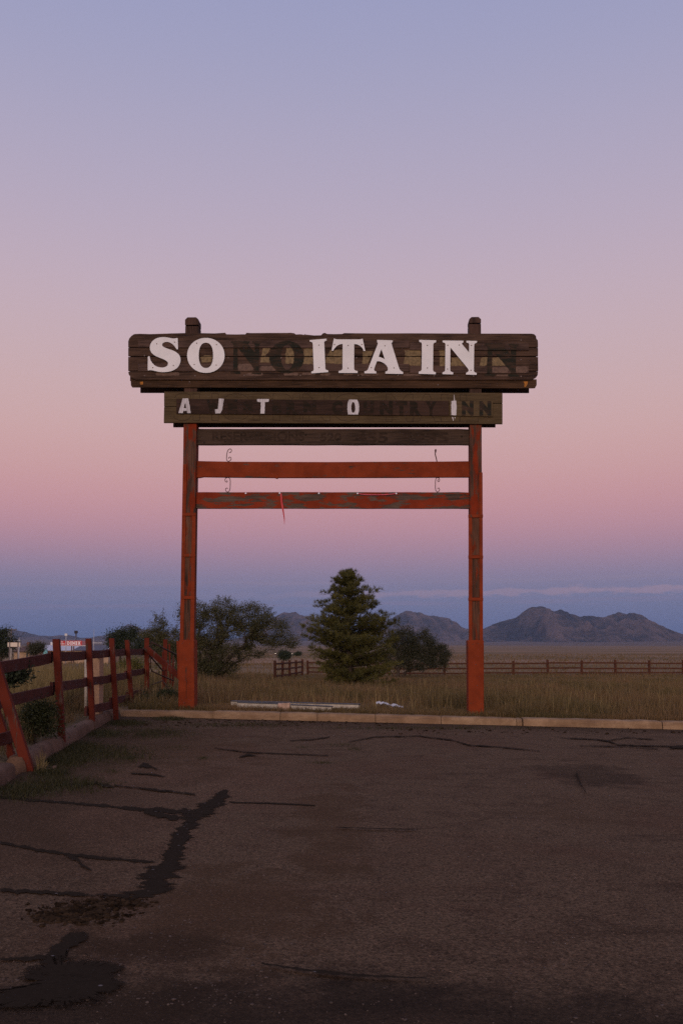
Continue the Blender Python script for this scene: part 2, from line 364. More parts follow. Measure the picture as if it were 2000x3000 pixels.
# ------------------------------------------------------------------ parking lot asphalt
ly = np.concatenate([np.arange(-40, 3, 2.0), np.arange(3, 23.3, 0.35)])
lv = []; lf = []; NU = 40
for y in ly:
    for i in range(NU+1):
        u = i/NU; xl = fence_x(min(y, 21.4))-0.10; x = xl+(30-xl)*u**1.6
        yy = min(y, kerb_y(x)+0.04); lv.append((x, yy, lot_z(x, yy)))
for j in range(len(ly)-1):
    for i in range(NU):
        a = j*(NU+1)+i; lf.append((a, a+1, a+NU+2, a+NU+1))
m, t, b = mat_new('old_worn_asphalt', 0.95, 0.06)
P = coords(t, (1, 1, 1), per_object=False)
v1 = N(t, 'ShaderNodeTexVoronoi'); v1.inputs['Scale'].default_value = 85; t.links.new(P, v1.inputs['Vector'])
sepc = N(t, 'ShaderNodeSeparateColor'); t.links.new(v1.outputs['Color'], sepc.inputs[0])
v2 = N(t, 'ShaderNodeTexVoronoi'); v2.inputs['Scale'].default_value = 34; t.links.new(P, v2.inputs['Vector'])
sepd = N(t, 'ShaderNodeSeparateColor'); t.links.new(v2.outputs['Color'], sepd.inputs[0])
fine = noise_n(t, P, 38, 8, 0.8); mid = noise_n(t, P, 2.2, 8, 0.7, 0.5); big = noise_n(t, P, 0.35, 6, 0.62, 0.8)
streak = noise_n(t, coords(t, (0.9, 5.0, 1), per_object=False), 1.0, 7, 0.65, 0.4)
dirt = noise_n(t, coords(t, (1, 0.6, 1), per_object=False), 0.55, 8, 0.66, 0.8)
col = mixc(t, step(t, fine, 0.28, 0.74), (0.050, 0.0295, 0.0170), (0.240, 0.152, 0.090))
col = mixc(t, math_n(t, 'MULTIPLY', step(t, mid, 0.44, 0.70), 0.50), col, (0.0411, 0.0221, 0.0133))
col = mixc(t, math_n(t, 'MULTIPLY', step(t, streak, 0.55, 0.72), 0.45), col, (0.0275, 0.0149, 0.0093))
col = mixc(t, math_n(t, 'MULTIPLY', step(t, big, 0.48, 0.62), 0.60), col, (0.1201, 0.0645, 0.0378))
def zone(px, py, rx, ry, rag=0.9):          # worn area of the lot with a ragged edge; centre and radii on the ground
    c_ = on_lot(px, py); mp = N(t, 'ShaderNodeMapping'); mp.inputs['Location'].default_value = (-c_.x/rx, -c_.y/ry, 0); mp.inputs['Scale'].default_value = (1/rx, 1/ry, 0)
    tcn = N(t, 'ShaderNodeTexCoord'); t.links.new(tcn.outputs['Object'], mp.inputs['Vector'])
    ln = N(t, 'ShaderNodeVectorMath', operation='LENGTH'); t.links.new(mp.outputs[0], ln.inputs[0])
    d_ = math_n(t, 'SUBTRACT', ln.outputs['Value'], math_n(t, 'MULTIPLY', math_n(t, 'SUBTRACT', mid, 0.5), rag*2))
    return step(t, d_, 1.0, 0.45)
gravelly = math_n(t, 'MAXIMUM', zone(120, 2430, 1.9, 2.6), zone(560, 2260, 2.2, 4.2))
col = mixc(t, math_n(t, 'MULTIPLY', math_n(t, 'MULTIPLY', gravelly, 0.62), step(t, fine, 0.30, 0.62)), col, (0.1509, 0.0843, 0.0499))
chip = math_n(t, 'MULTIPLY', step(t, sepc.outputs[0], 0.80, 0.97), math_n(t, 'ADD', math_n(t, 'MULTIPLY', gravelly, 0.40), 0.45))
col = mixc(t, chip, col, (0.2830, 0.1612, 0.0950))
chip2 = math_n(t, 'MULTIPLY', math_n(t, 'MULTIPLY', step(t, sepd.outputs[1], 0.965, 0.99), step(t, v2.outputs['Distance'], 0.36, 0.18)), 0.7)
col = mixc(t, chip2, col, (0.3602, 0.2046, 0.1168))
dk = math_n(t, 'MULTIPLY', step(t, sepc.outputs[1], 0.66, 0.95), 0.50)
col = mixc(t, dk, col, (0.0172, 0.0105, 0.0065))
brown = math_n(t, 'MAXIMUM', math_n(t, 'MAXIMUM', zone(650, 2660, 0.85, 1.5, 1.6), zone(960, 2420, 0.40, 3.2, 1.6)), math_n(t, 'MAXIMUM', zone(420, 2940, 0.30, 0.35), zone(330, 2190, 2.8, 4.2, 1.4)))
brown = math_n(t, 'MAXIMUM', math_n(t, 'MULTIPLY', brown, 0.72), math_n(t, 'MULTIPLY', step(t, dirt, 0.54, 0.70), 0.45))
brown = math_n(t, 'MULTIPLY', math_n(t, 'MULTIPLY', brown, step(t, fine, 0.78, 0.45)), step(t, sepc.outputs[2], -0.4, 0.5))
col = mixc(t, brown, col, (0.092, 0.0500, 0.0245))
stain = math_n(t, 'MAXIMUM', zone(1120, 2915, 0.50, 0.30), math_n(t, 'MAXIMUM', zone(450, 2780, 0.50, 0.40), zone(1720, 2270, 0.8, 1.6)))
col = mixc(t, math_n(t, 'MULTIPLY', stain, 0.45), col, (0.0206, 0.0130, 0.0081))
sx = N(t, 'ShaderNodeSeparateXYZ'); tq = N(t, 'ShaderNodeTexCoord'); t.links.new(tq.outputs['Object'], sx.inputs[0])
dkb = math_n(t, 'ADD', math_n(t, 'ADD', sx.outputs['Y'], math_n(t, 'MULTIPLY', sx.outputs['X'], 0.08)), -20.85)            # distance to the far kerb (negative inside)
dlf = math_n(t, 'SUBTRACT', math_n(t, 'ADD', math_n(t, 'MULTIPLY', sx.outputs['Y'], -0.108), -2.4), sx.outputs['X'])          # distance to the left fence line
rag = math_n(t, 'MULTIPLY', math_n(t, 'SUBTRACT', dirt, 0.5), 5.0)
edge_d = math_n(t, 'MAXIMUM', step(t, math_n(t, 'ADD', dkb, rag), -1.9, -0.1), step(t, math_n(t, 'ADD', dlf, rag), -2.2, -0.2))
edge_d = math_n(t, 'MULTIPLY', edge_d, math_n(t, 'ADD', math_n(t, 'MULTIPLY', step(t, fine, 0.7, 0.35), 0.6), 0.3))
col = mixc(t, edge_d, col, (0.055, 0.032, 0.017))
old = zone(1000, 3080, 4.2, 1.15, 0.55)                                                                                      # older paving in front; light falloff on the near ground also painted in
col = mixc(t, math_n(t, 'MULTIPLY', old, 0.66), col, (0.022, 0.0155, 0.0110))
t.links.new(col, b.inputs['Base Color'])
hh = math_n(t, 'ADD', math_n(t, 'MULTIPLY', v1.outputs['Distance'], -0.6), fine)
bump(t, b, hh, 1.0, 0.016)
mb = MB(); mb.v = lv; mb.f = lf
lot = tag(mb.build('parking_lot', m, shade=True), kind='structure')

# tar seams and patches lying on the asphalt, traced on the lot surface
m, t, b = mat_new('black_crack_sealant', 0.95, 0.02)
fn = noise_n(t, coords(t, (1, 1, 1), per_object=False), 40, 5, 0.7)
sp = N(t, 'ShaderNodeTexVoronoi'); sp.inputs['Scale'].default_value = 24; t.links.new(coords(t, (1, 1, 1), per_object=False), sp.inputs['Vector'])
se = N(t, 'ShaderNodeSeparateColor'); t.links.new(sp.outputs['Color'], se.inputs[0])
col = mixc(t, fn, (0.0150, 0.0105, 0.0068), (0.040, 0.0280, 0.0185))
col = mixc(t, math_n(t, 'MULTIPLY', step(t, se.outputs[0], 0.93, 0.97), step(t, sp.outputs['Distance'], 0.30, 0.16)), col, (0.15, 0.125, 0.115))
t.links.new(col, b.inputs['Base Color']); bump(t, b, fn, 0.5, 0.008)
ea = N(t, 'ShaderNodeAttribute', attribute_name='rnd'); wn = noise_n(t, coords(t, (13, 40, 1), per_object=False), 1.6, 9, 0.80, 0.6)
al = step(t, math_n(t, 'ADD', ea.outputs['Fac'], math_n(t, 'MULTIPLY', math_n(t, 'SUBTRACT', wn, 0.5), 4.8)), 0.36, 0.55)
lowf = noise_n(t, coords(t, (1, 1.6, 1), per_object=False), 4.2, 4, 0.6, 0.5)
al = step(t, math_n(t, 'ADD', math_n(t, 'ADD', ea.outputs['Fac'], math_n(t, 'MULTIPLY', math_n(t, 'SUBTRACT', wn, 0.5), 3.6)), math_n(t, 'MULTIPLY', math_n(t, 'SUBTRACT', lowf, 0.5), 2.4)), 0.34, 0.54)
t.links.new(al, b.inputs['Alpha'])
M['tar'] = m
def jit(k): return random.uniform(-k, k)
LIFT = [0.004]
def seam(pts, parent=lot, name='tar_seam', sub=3.0, ragged=0.55):
    """pts: (px, py, half width in px across the picture) in 1568-wide units; ragged strip on the lot"""
    mb = MB(); rows = []
    K = 2000/1568
    for (a, b_) in zip(pts[:-1], pts[1:]):
        n = max(2, int(math.hypot(b_[0]-a[0], b_[1]-a[1])/sub))
        for i in range(n):
            t_ = i/n; rows.append([a[j]+(b_[j]-a[j])*t_ for j in range(3)])
    rows.append(list(pts[-1]))
    z = LIFT[0]
    horiz = abs(pts[-1][0]-pts[0][0]) > 1.5*abs(pts[-1][1]-pts[0][1])
    att = []
    def nn(x, y, k): return mnoise.noise(Vector((x*0.04, y*0.15, k)))+0.55*mnoise.noise(Vector((x*0.11, y*0.45, k+5)))+0.25*mnoise.noise(Vector((x*0.3, y*1.3, k+9)))
    for i, (x, y, w) in enumerate(rows):
        w = (w*1.12+0.15)*(0.62 if pts[0][1] < 1745 else 1.0)
        s1 = max(0.3, w*(1+1.0*nn(x, y, 1.0+pts[0][0]))); s2 = max(0.3, w*(1+1.0*nn(x, y, 9.0+pts[0][1])))
        end = i == 0 or i == len(rows)-1
        for c_ in (-1.0, -0.5, 0.5, 1.0):
            o_ = c_*(s1 if c_ < 0 else s2)
            q = on_lot(x*K, (y+o_)*K) if horiz else on_lot((x+o_)*K, y*K)
            mb.v.append((q.x, q.y, q.z+z)); att.append(0.0 if abs(c_) > 0.9 or end else 1.0)
        if i:
            k = 4*i
            for j in range(3): mb.f.append((k-4+j, k-3+j, k+1+j, k+j))
    LIFT[0] += 0.0007
    o = mb.build(name, M['tar'], parent); at_ = o.data.attributes.new('rnd', 'FLOAT', 'POINT'); at_.data.foreach_set('value', att); return o
def patch(pts, name='tar_patch', rag=5, sub=3):
    K = 2000/1568; o = []
    cxm = sum(p_[0] for p_ in pts)/len(pts); cym = sum(p_[1] for p_ in pts)/len(pts)
    for a, b_ in zip(pts, pts[1:]+pts[:1]):
        n = max(1, int(math.hypot(b_[0]-a[0], b_[1]-a[1])/sub))
        for i in range(n):
            x = a[0]+(b_[0]-a[0])*i/n; y = a[1]+(b_[1]-a[1])*i/n
            o.append((x+rag*1.6*mnoise.noise(Vector((x*0.06, y*0.12, 3)))+rag*0.8*mnoise.noise(Vector((x*0.3, y*0.4, 7))), y+rag*0.5*mnoise.noise(Vector((x*0.1, y*0.2, 11)))))
    mb = MB(); att = []; n = len(o)
    for k_, e_ in ((1.12, 0.0), (0.74, 1.0)):
        for x, y in o:
            q = on_lot((cxm+(x-cxm)*k_)*K, (cym+(y-cym)*k_)*K); mb.v.append((q.x, q.y, q.z+LIFT[0])); att.append(e_)
    for i in range(n): mb.f.append((i, (i+1) % n, n+(i+1) % n, n+i))
    for tr in geometry.tessellate_polygon([[Vector((mb.v[n+i][0], mb.v[n+i][1], 0)) for i in range(n)]]): mb.f.append(tuple(n+i for i in tr))
    LIFT[0] += 0.0007
    ob = mb.build(name, M['tar'], lot); at_ = ob.data.attributes.new('rnd', 'FLOAT', 'POINT'); at_.data.foreach_set('value', att); return ob
seam([(516, 1813, 5), (508, 1830, 16), (482, 1852, 28), (448, 1872, 34), (440, 1890, 26), (422, 1905, 20), (408, 1935, 17), (398, 1965, 22), (385, 1990, 30), (366, 2015, 36), (356, 2040, 42), (320, 2060, 34), (285, 2068, 20), (250, 2074, 8)], sub=1.6)
seam([(0, 1832, 3), (120, 1842, 2.6), (240, 1852, 3), (330, 1860, 4), (400, 1864, 6), (450, 1866, 5)])
seam([(525, 1843, 1.5), (620, 1846, 1.6), (725, 1851, 1.3)])
seam([(0, 1936, 3), (70, 1950, 4), (150, 1963, 4), (250, 1974, 3), (355, 1982, 2.5)])
seam([(152, 1964, 4), (178, 1976, 6), (190, 1990, 4), (212, 2002, 2)])
seam([(0, 2046, 4), (100, 2052, 4), (200, 2058, 4), (300, 2061, 5)])
seam([(330, 1862, 6), (372, 1874, 8), (410, 1880, 5)])
patch([(150, 2150), (165, 2140), (205, 2140), (195, 2165), (162, 2180), (150, 2205), (105, 2205), (112, 2180), (140, 2165)])
seam([(0, 2208, 3), (60, 2206, 4), (125, 2200, 5)])
patch([(60, 2228), (95, 2214), (110, 2203), (150, 2208), (190, 2204), (262, 2213), (272, 2232), (262, 2248), (290, 2262), (262, 2282), (235, 2290), (225, 2304), (170, 2318), (120, 2316), (60, 2328), (-20, 2318), (-20, 2282), (50, 2272), (88, 2262), (48, 2248)], rag=11)
seam([(316, 1766, 1.5), (330, 1758, 5), (345, 1762, 3.5), (362, 1769, 1)], ragged=0.9)
seam([(200, 1803, 1.5), (222, 1799, 4), (240, 1806, 4), (264, 1810, 1.2)], ragged=0.9)
seam([(300, 1778, 1.5), (345, 1780, 2), (380, 1786, 1)])
seam([(262, 1806, 1.5), (345, 1815, 2), (450, 1827, 1.5)])
seam([(490, 1719, 1), (560, 1729, 1.6), (650, 1733, 1.2), (755, 1737, 1)])
seam([(548, 1742, 3), (572, 1736, 4), (590, 1738, 1)])
seam([(665, 1703, 1), (720, 1700, 1.4), (758, 1694, 1)])
seam([(800, 1706, 1), (860, 1694, 1.2), (960, 1692, 1.4), (1040, 1702, 1.6), (1075, 1713, 2), (1150, 1718, 1.4), (1240, 1727, 1)])
seam([(1288, 1697, 1.2), (1370, 1700, 1.6), (1400, 1705, 3), (1420, 1713, 2), (1568, 1717, 1.4)])
seam([(1400, 1702, 2), (1440, 1696, 1.5), (1500, 1700, 1)])
seam([(1330, 1715, 1), (1440, 1717, 1.3), (1510, 1722, 1)])
seam([(1535, 1722, 1), (1556, 1718, 5), (1580, 1716, 9)], ragged=0.9)
seam([(770, 1905, 0.8), (860, 1908, 1.0), (960, 1910, 0.8)])
seam([(600, 2222, 1.5), (690, 2236, 3), (790, 2248, 3.5), (880, 2253, 2.5), (980, 2256, 1)])
seam([(1322, 1775, 1), (1330, 1800, 3), (1345, 1825, 1)])

# ------------------------------------------------------------------ kerbs
m, t, b = mat_new('sandy_concrete_kerb', 0.9, 0.2)
k1 = noise_n(t, coords(t, (1, 1, 1)), 3, 5); k2 = noise_n(t, coords(t, (1, 1, 1)), 45, 4, 0.7)
col = mixc(t, step(t, k1, 0.3, 0.7), (0.22, 0.132, 0.068), (0.37, 0.240, 0.136))
col = mixc(t, math_n(t, 'MULTIPLY', step(t, k2, 0.45, 0.7), 0.5), col, (0.15, 0.085, 0.046))
oi = N(t, 'ShaderNodeObjectInfo'); k3 = noise_n(t, coords(t, (0.6, 3, 6)), 2.0, 6, 0.7)
col = mixc(t, math_n(t, 'MULTIPLY', oi.outputs['Random'], 0.45), col, (0.19, 0.112, 0.062))
col = mixc(t, math_n(t, 'MULTIPLY', step(t, k3, 0.50, 0.66), 0.55), col, (0.13, 0.075, 0.045))
t.links.new(col, b.inputs['Base Color']); bump(t, b, k2, 0.5, 0.01)
M['kerb'] = m
m, t, b = mat_new('pinkish_concrete_kerb', 0.9, 0.2)
k1 = noise_n(t, coords(t, (1, 1, 1)), 2.4, 5); k2 = noise_n(t, coords(t, (1, 1, 1)), 45, 4, 0.7)
col = mixc(t, step(t, k1, 0.3, 0.7), (0.100, 0.054, 0.031), (0.175, 0.098, 0.060))
col = mixc(t, math_n(t, 'MULTIPLY', step(t, k2, 0.45, 0.7), 0.6), col, (0.065, 0.038, 0.026))
t.links.new(col, b.inputs['Base Color']); bump(t, b, k2, 0.5, 0.01)
M['kerb2'] = m
kerb = tag(empty('kerb', (1, kerb_y(1), lot_z(1, 20.8))), kind='structure')
def kerb_seg(x0, x1, dy0=0, dy1=0, dz0=0, dz1=0, name='kerb_stone', mat='kerb'):
    prof = [(0.00, -0.10), (0.015, 0.10), (0.03, 0.142), (0.07, 0.162), (0.26, 0.165), (0.31, 0.14), (0.33, -0.10)]
    n = max(2, int((x1-x0)/0.09)); mb = MB(); o = kerb.location
    for i in range(n+1):
        x = x0+(x1-x0)*i/n; e = 0.012 if i in (0, n) else 0
        yb = kerb_y(x)+dy0+(dy1-dy0)*i/n; zb = lot_z(x, yb)+dz0+(dz1-dz0)*i/n
        for k, (py, pz) in enumerate(prof):
            q = 0.009*mnoise.noise(Vector((x*3, k*1.7, 2)))+0.010*mnoise.noise(Vector((x*11, k*2.7, 5)))-(0.03*max(0, mnoise.noise(Vector((x*2.3, 7, 1)))-0.25) if k in (1, 2, 3) else 0)
            mb.v.append((x-o.x, yb+py+q-o.y+(e if k < 3 else 0), zb+pz+q-e*0.7-o.z))
    m_ = len(prof)
    for i in range(n):
        for k in range(m_-1): mb.f.append((i*m_+k, (i+1)*m_+k, (i+1)*m_+k+1, i*m_+k+1))
    mb.f.append(tuple(range(m_))); mb.f.append(tuple(n*m_+k for k in range(m_))[::-1])
    return mb.build(name, M[mat], kerb, shade=False)
def kx(px): return (px-1000)/F*21.0
joints = [345, 625, 822, 930, 1098, 1286, 1500]
offs = [(0.10, 0.12, -0.03, -0.02), (0, 0, 0, 0), (0.0, 0.0, 0, 0), (0.0, 0.01, 0.0, 0.0), (0.01, 0, 0, 0), (0.02, 0.03, -0.005, -0.012)]
for (a, b_), o4 in zip(zip(joints[:-1], joints[1:]), offs):
    kerb_seg(kx(a)+0.006, kx(b_)-0.006, *o4)
kerb_seg(kx(1500)+0.01, kx(1517)-0.012, 0.05, 0.03, -0.02, -0.012)
for a, b_ in ((1517, 1905), (1905, 2330), (2330, 2800), (2800, 3300)): kerb_seg(kx(a)+0.01, kx(b_)-0.008, 0.0, 0.0, 0.0, 0.0)
# rounded kerb under the left fence
def lkerb(y0, y1, dz=0.0):
    prof = [(0.02, -0.12), (0.0, 0.05), (-0.012, 0.13), (-0.045, 0.175), (-0.11, 0.188), (-0.20, 0.178), (-0.235, 0.13), (-0.25, -0.12)]
    n = max(3, int((y1-y0)/0.10)); mb = MB(); o = kerb.location
    for i in range(n+1):
        y = y0+(y1-y0)*i/n; xb = fence_x(y)-0.075; zb = lot_z(xb, y)+dz
        e = 0.03 if i in (0, n) else 0
        for k, (qx, qz) in enumerate(prof):
            q = 0.014*mnoise.noise(Vector((y*2, k*1.3, 8)))+0.010*mnoise.noise(Vector((y*7, k*2.3, 3)))
            mb.v.append((xb+qx*(1-e*2)+q-o.x, y-o.y, zb+qz*(1-e*2)+q-o.z))
    m_ = len(prof)
    for i in range(n):
        for k in range(m_-1): mb.f.append((i*m_+k, i*m_+k+1, (i+1)*m_+k+1, (i+1)*m_+k))
    mb.f.append(tuple(range(m_))[::-1]); mb.f.append(tuple(n*m_+k for k in range(m_)))
    return mb.build('kerb_stone', M['kerb2'], kerb, shade=True)
for y0, y1 in ((6.5, 9.0), (9.02, 11.45), (11.95, 14.6), (14.62, 17.9), (17.92, 20.4), (20.42, 21.55)): lkerb(y0, y1)

# ------------------------------------------------------------------ mountains
m, t, b = mat_new('dry_mountain_slope', 0.95, 0.05)
P = coords(t, (0.0034, 0.0034, 0.006), per_object=False)
a1 = noise_n(t, P, 1.0, 8, 0.65, 0.5); a2 = noise_n(t, coords(t, (0.02, 0.02, 0.03), per_object=False), 1.0, 6, 0.7)
col = mixc(t, step(t, a1, 0.36, 0.62), (0.042, 0.034, 0.030), (0.150, 0.098, 0.074))
col = mixc(t, math_n(t, 'MULTIPLY', step(t, a2, 0.45, 0.62), 0.8), col, (0.034, 0.030, 0.026))
col = mixc(t, math_n(t, 'MULTIPLY', step(t, a2, 0.66, 0.72), 0.5), col, (0.24, 0.165, 0.12))
sp = N(t, 'ShaderNodeAttribute', attribute_name='rnd')                 # relief shading put into the colour: bare spurs lighter, scrubby gullies darker
col = mixc(t, math_n(t, 'MULTIPLY', step(t, sp.outputs['Fac'], 0.55, 0.15), 0.85), col, (0.020, 0.019, 0.019))
col = mixc(t, math_n(t, 'MULTIPLY', step(t, sp.outputs['Fac'], 0.58, 0.95), 0.6), col, (0.235, 0.150, 0.115))
t.links.new(col, b.inputs['Base Color']); bump(t, b, a2, 0.9, 60)
M['mountain'] = m
def mountain(ridge, Y, depth, seed, rug=1.0, name='mountain', ny_=90, step_px=4):
    """ridge: skyline as (px, py); a ridge of that height at distance Y with spurs on both sides"""
    xs = [r[0] for r in ridge]; ys = [r[1] for r in ridge]; mb = MB(); att = []
    pxs = np.arange(xs[0], xs[-1]+1, step_px)
    for j in range(ny_+1):
        w = -1+2*j/ny_
        for px in pxs:
            py = np.interp(px, xs, ys)+2.6*mnoise.noise(Vector((px/7.0, seed, 1.5)))+4.0*mnoise.noise(Vector((px/19.0, seed, 4.5))); X = (px-1000)/F*Y; top_ = EYE+(1900-py)/F*Y
            hr = max(0.0, top_-(field_z(X, Y)-14))
            wob = 0.16*mnoise.noise(Vector((X/900, seed, 0)))
            ww = (w-wob)
            n1 = mnoise.fractal(Vector((X/750+ww*0.5*math.sin(seed+X/1300), ww*depth/1900, seed)), 0.9, 2.1, 6)
            rid = 1-abs(mnoise.noise(Vector((X/330+ww*1.1*mnoise.noise(Vector((X/1500, 2.2, seed))), ww*1.2, seed+3))))*2
            rid2 = 1-abs(mnoise.noise(Vector((X/105+2.2*mnoise.noise(Vector((X/420, ww*2.0, seed+8))), ww*2.6, seed+5))))*2
            rid3 = 1-abs(mnoise.noise(Vector((X/42, ww*7.0, seed+6))))*2
            att.append(max(0.0, min(1.0, 0.45+0.35*(rid-0.45)+0.55*(rid2-0.45)+0.30*(rid3-0.45)+0.2*n1)))
            sh = max(0, 1-abs(ww))
            prof = sh**1.35
            mid_ = sh*(1-sh)*4
            h = hr*(prof+rug*mid_*(0.40*(rid-0.5)+0.20*(rid2-0.5)+0.06*(rid3-0.5)+0.16*n1))+hr*0.02*n1*sh
            if abs(ww) < 0.06: h = min(h, hr*1.0)
            h = min(h, hr*(1.0-0.15*abs(ww)))
            Yd = Y+ww*depth*0.5
            g = field_z(X, Yd)-14
            mb.v.append((X, Yd, g+max(0, h)))
    n = len(pxs)
    for j in range(ny_):
        for i in range(n-1): mb.f.append((j*n+i, j*n+i+1, (j+1)*n+i+1, (j+1)*n+i))
    o = mb.build(name, M['mountain'], shade=False); at_ = o.data.attributes.new('rnd', 'FLOAT', 'POINT'); at_.data.foreach_set('value', att); return tag(o, kind='structure')
mountain([(-420, 1880), (-250, 1868), (-120, 1850), (-20, 1846), (20, 1846), (45, 1850), (75, 1852), (100, 1860), (125, 1866), (155, 1863), (180, 1861), (200, 1862), (225, 1872), (245, 1876), (270, 1874), (300, 1868), (330, 1858), (350, 1843), (362, 1833), (375, 1828), (388, 1833), (405, 1841), (440, 1846), (480, 1850), (530, 1860), (600, 1874), (660, 1886)], 11000, 3600, 2.3)
mountain([(640, 1886), (720, 1866), (780, 1820), (815, 1800), (840, 1795), (855, 1793), (880, 1800), (910, 1808), (950, 1825), (1000, 1842), (1040, 1852), (1090, 1842), (1130, 1818), (1165, 1800), (1190, 1789), (1202, 1790), (1212, 1795), (1225, 1794), (1240, 1800), (1270, 1804), (1285, 1808), (1300, 1809), (1315, 1813), (1330, 1828), (1345, 1838), (1362, 1846), (1400, 1868), (1450, 1884)], 9800, 3000, 7.1)
mountain([(1330, 1886), (1370, 1866), (1400, 1848), (1419, 1838), (1452, 1825), (1480, 1818), (1506, 1810), (1526, 1798), (1547, 1782), (1557, 1778), (1580, 1775), (1598, 1778), (1606, 1783), (1613, 1787), (1634, 1787), (1640, 1785), (1662, 1790), (1667, 1797), (1680, 1800), (1697, 1806), (1723, 1803), (1738, 1805), (1751, 1808), (1764, 1812), (1787, 1804), (1800, 1797), (1810, 1794), (1820, 1796), (1833, 1800), (1842, 1795), (1853, 1792), (1868, 1796), (1878, 1806), (1885, 1818), (1890, 1829), (1907, 1841), (1925, 1846), (1940, 1850), (1954, 1843), (1966, 1847), (1985, 1856), (2000, 1861), (2060, 1872), (2150, 1862), (2250, 1852), (2400, 1868), (2550, 1886)], 8600, 3200, 4.4)

# =================================================================== THE SIGN
TH = -0.03; NRM = math.sqrt(1+TH*TH); UA = Vector((1/NRM, TH/NRM, 0)); WA = Vector((-TH/NRM, 1/NRM, 0))
SO = Vector((-0.2, 21.50, 0))
SO.z = field_z(SO.x, SO.y+0.3)
sign = tag(empty('roadside_sign', SO, math.atan(TH)), 'tall wooden roadside sign on two red posts with white letters missing', 'sign')
def SP(px, py, w=0.0):                    # picture point -> (u, z) on the sign plane shifted back by w
    d = ray(px, py); c_ = Vector((0, 0, EYE)); p0 = SO+WA*w
    t_ = (p0-c_).dot(WA)/d.dot(WA); p = c_+d*t_-SO
    return (p.dot(UA), p.z)
def SPL(pts, w): return [SP(x, y, w) for x, y in pts]
def board(name, pts, w0, w1, mat, parent=None, bevel=0.006):
    return MB().prism([SPL(pts, w0)], w0, w1).build(name, M[mat], parent or sign, bevel)
def rough_edge(x0, x1, y, n, k):
    return [(x0+(x1-x0)*i/n, y+jit(k)) for i in range(n+1)]
def lin(a, b_, t_): return a+(b_-a)*t_
# --- posts
def sp_box(name, tl, tr, ytop, bl, br, ybot, w0, w1, mat, parent, bevel=0.006, deep=False):
    a = SP(tl, ytop, w0); b_ = SP(tr, ytop, w0); c_ = SP(br, ybot, w0); d = SP(bl, ybot, w0)
    if deep: c_ = (c_[0], c_[1]-0.25); d = (d[0], d[1]-0.25)
    mb = MB().hexa([(d[0], w0, d[1]), (c_[0], w0, c_[1]), (c_[0], w1, c_[1]), (d[0], w1, d[1]), (a[0], w0, a[1]), (b_[0], w0, b_[1]), (b_[0], w1, b_[1]), (a[0], w1, a[1])])
    return mb.build(name, M[mat], parent, bevel)
DP = 0.32
def make_post(T, cap_split):
    p = sp_box('post', *T['core'], 0.0, DP, 'post_worn', sign)
    sp_box('bare_post_top', *T['top'], 0.0, DP, 'post_top', p)
    # notched head
    (x0, x1, y0, yn) = T['head']
    mb = MB(); a = SP(x0, y0, 0); b_ = SP(x1, y0, 0); zc = SP(x0, yn, 0)[1]; ch = 0.05
    mb.prism([[(a[0], zc+0.02), (b_[0], zc+0.02), (b_[0], a[1]-ch), (b_[0]-ch, a[1]), (a[0]+ch, a[1]), (a[0], a[1]-ch)]], -0.012, DP+0.012)
    mb.build('post_head', M['post_top'], p, 0.01)
    for s_ in T['stiles']: sp_box('casing_board', *s_, -0.03, -0.001, 'casing', p, 0.004)
    for s_ in T['sides']: sp_box('side_board', *s_, 0.03, DP-0.03, 'casing', p, 0.004)
    for s_ in T['bands']: sp_box('casing_band', *s_, -0.042, -0.002, 'casing', p, 0.004)
    for s_ in T['panels']: sp_box('recessed_panel', *s_, -0.008, -0.001, 'panel_old', p, 0)
    sp_box('base_casing', *T['base'], -0.055, DP+0.055, 'casing', p, 0.022, deep=True)
    if 'lip' in T: sp_box('side_board', *T['lip'], 0.10, DP+0.1, 'casing', p, 0.01)
    return p
LX = lambda y, a: lin(a[0], a[1], (y-1505)/(1873-1505))
def stile(x0s, x1s, ya, yb): return (LX(ya, x0s), LX(ya, x1s), ya, LX(yb, x0s), LX(yb, x1s), yb)
Lo = (533.5, 527); Li = (544.5, 538); Ri = (563, 557); Ro = (573.5, 568.5)
left_post = make_post(dict(
    core=(538, 576, 1235, 530, 566, 1885), top=(543, 582, 955, 538, 576, 1234), head=(542.5, 582, 930, 955),
    stiles=[stile(Lo, Li, 1360, 1876), stile(Ri, Ro, 1508, 1876)],
    sides=[], bands=[stile(Lo, (574, 569), ya, ya+9) for ya in (1502, 1622, 1746)],
    panels=[stile(Li, Ri, 1511, 1621), stile(Li, Ri, 1631, 1745), stile(Li, Ri, 1755, 1876)],
    base=(524, 568.5, 1874, 522, 570, 2078), lip=(517, 525, 1878, 521, 527, 1990)), 0)
Lo2 = (1372, 1372); Li2 = (1382, 1382.5); Ri2 = (1403, 1404); Ro2 = (1413, 1414)
right_post = make_post(dict(
    core=(1375, 1410, 1238, 1376, 1412, 1885), top=(1373, 1408, 949, 1375, 1410, 1237), head=(1373, 1408, 929, 949),
    stiles=[stile(Lo2, Li2, 1511, 1876), stile(Ri2, Ro2, 1384, 1876)],
    sides=[], bands=[stile((1371, 1371), (1414, 1415), ya, ya+9) for ya in (1507, 1627, 1751)],
    panels=[stile(Li2, Ri2, 1517, 1626), stile(Li2, Ri2, 1637, 1750), stile(Li2, Ri2, 1761, 1876)],
    base=(1369.5, 1416.5, 1875, 1371.5, 1417, 2097)), 0)
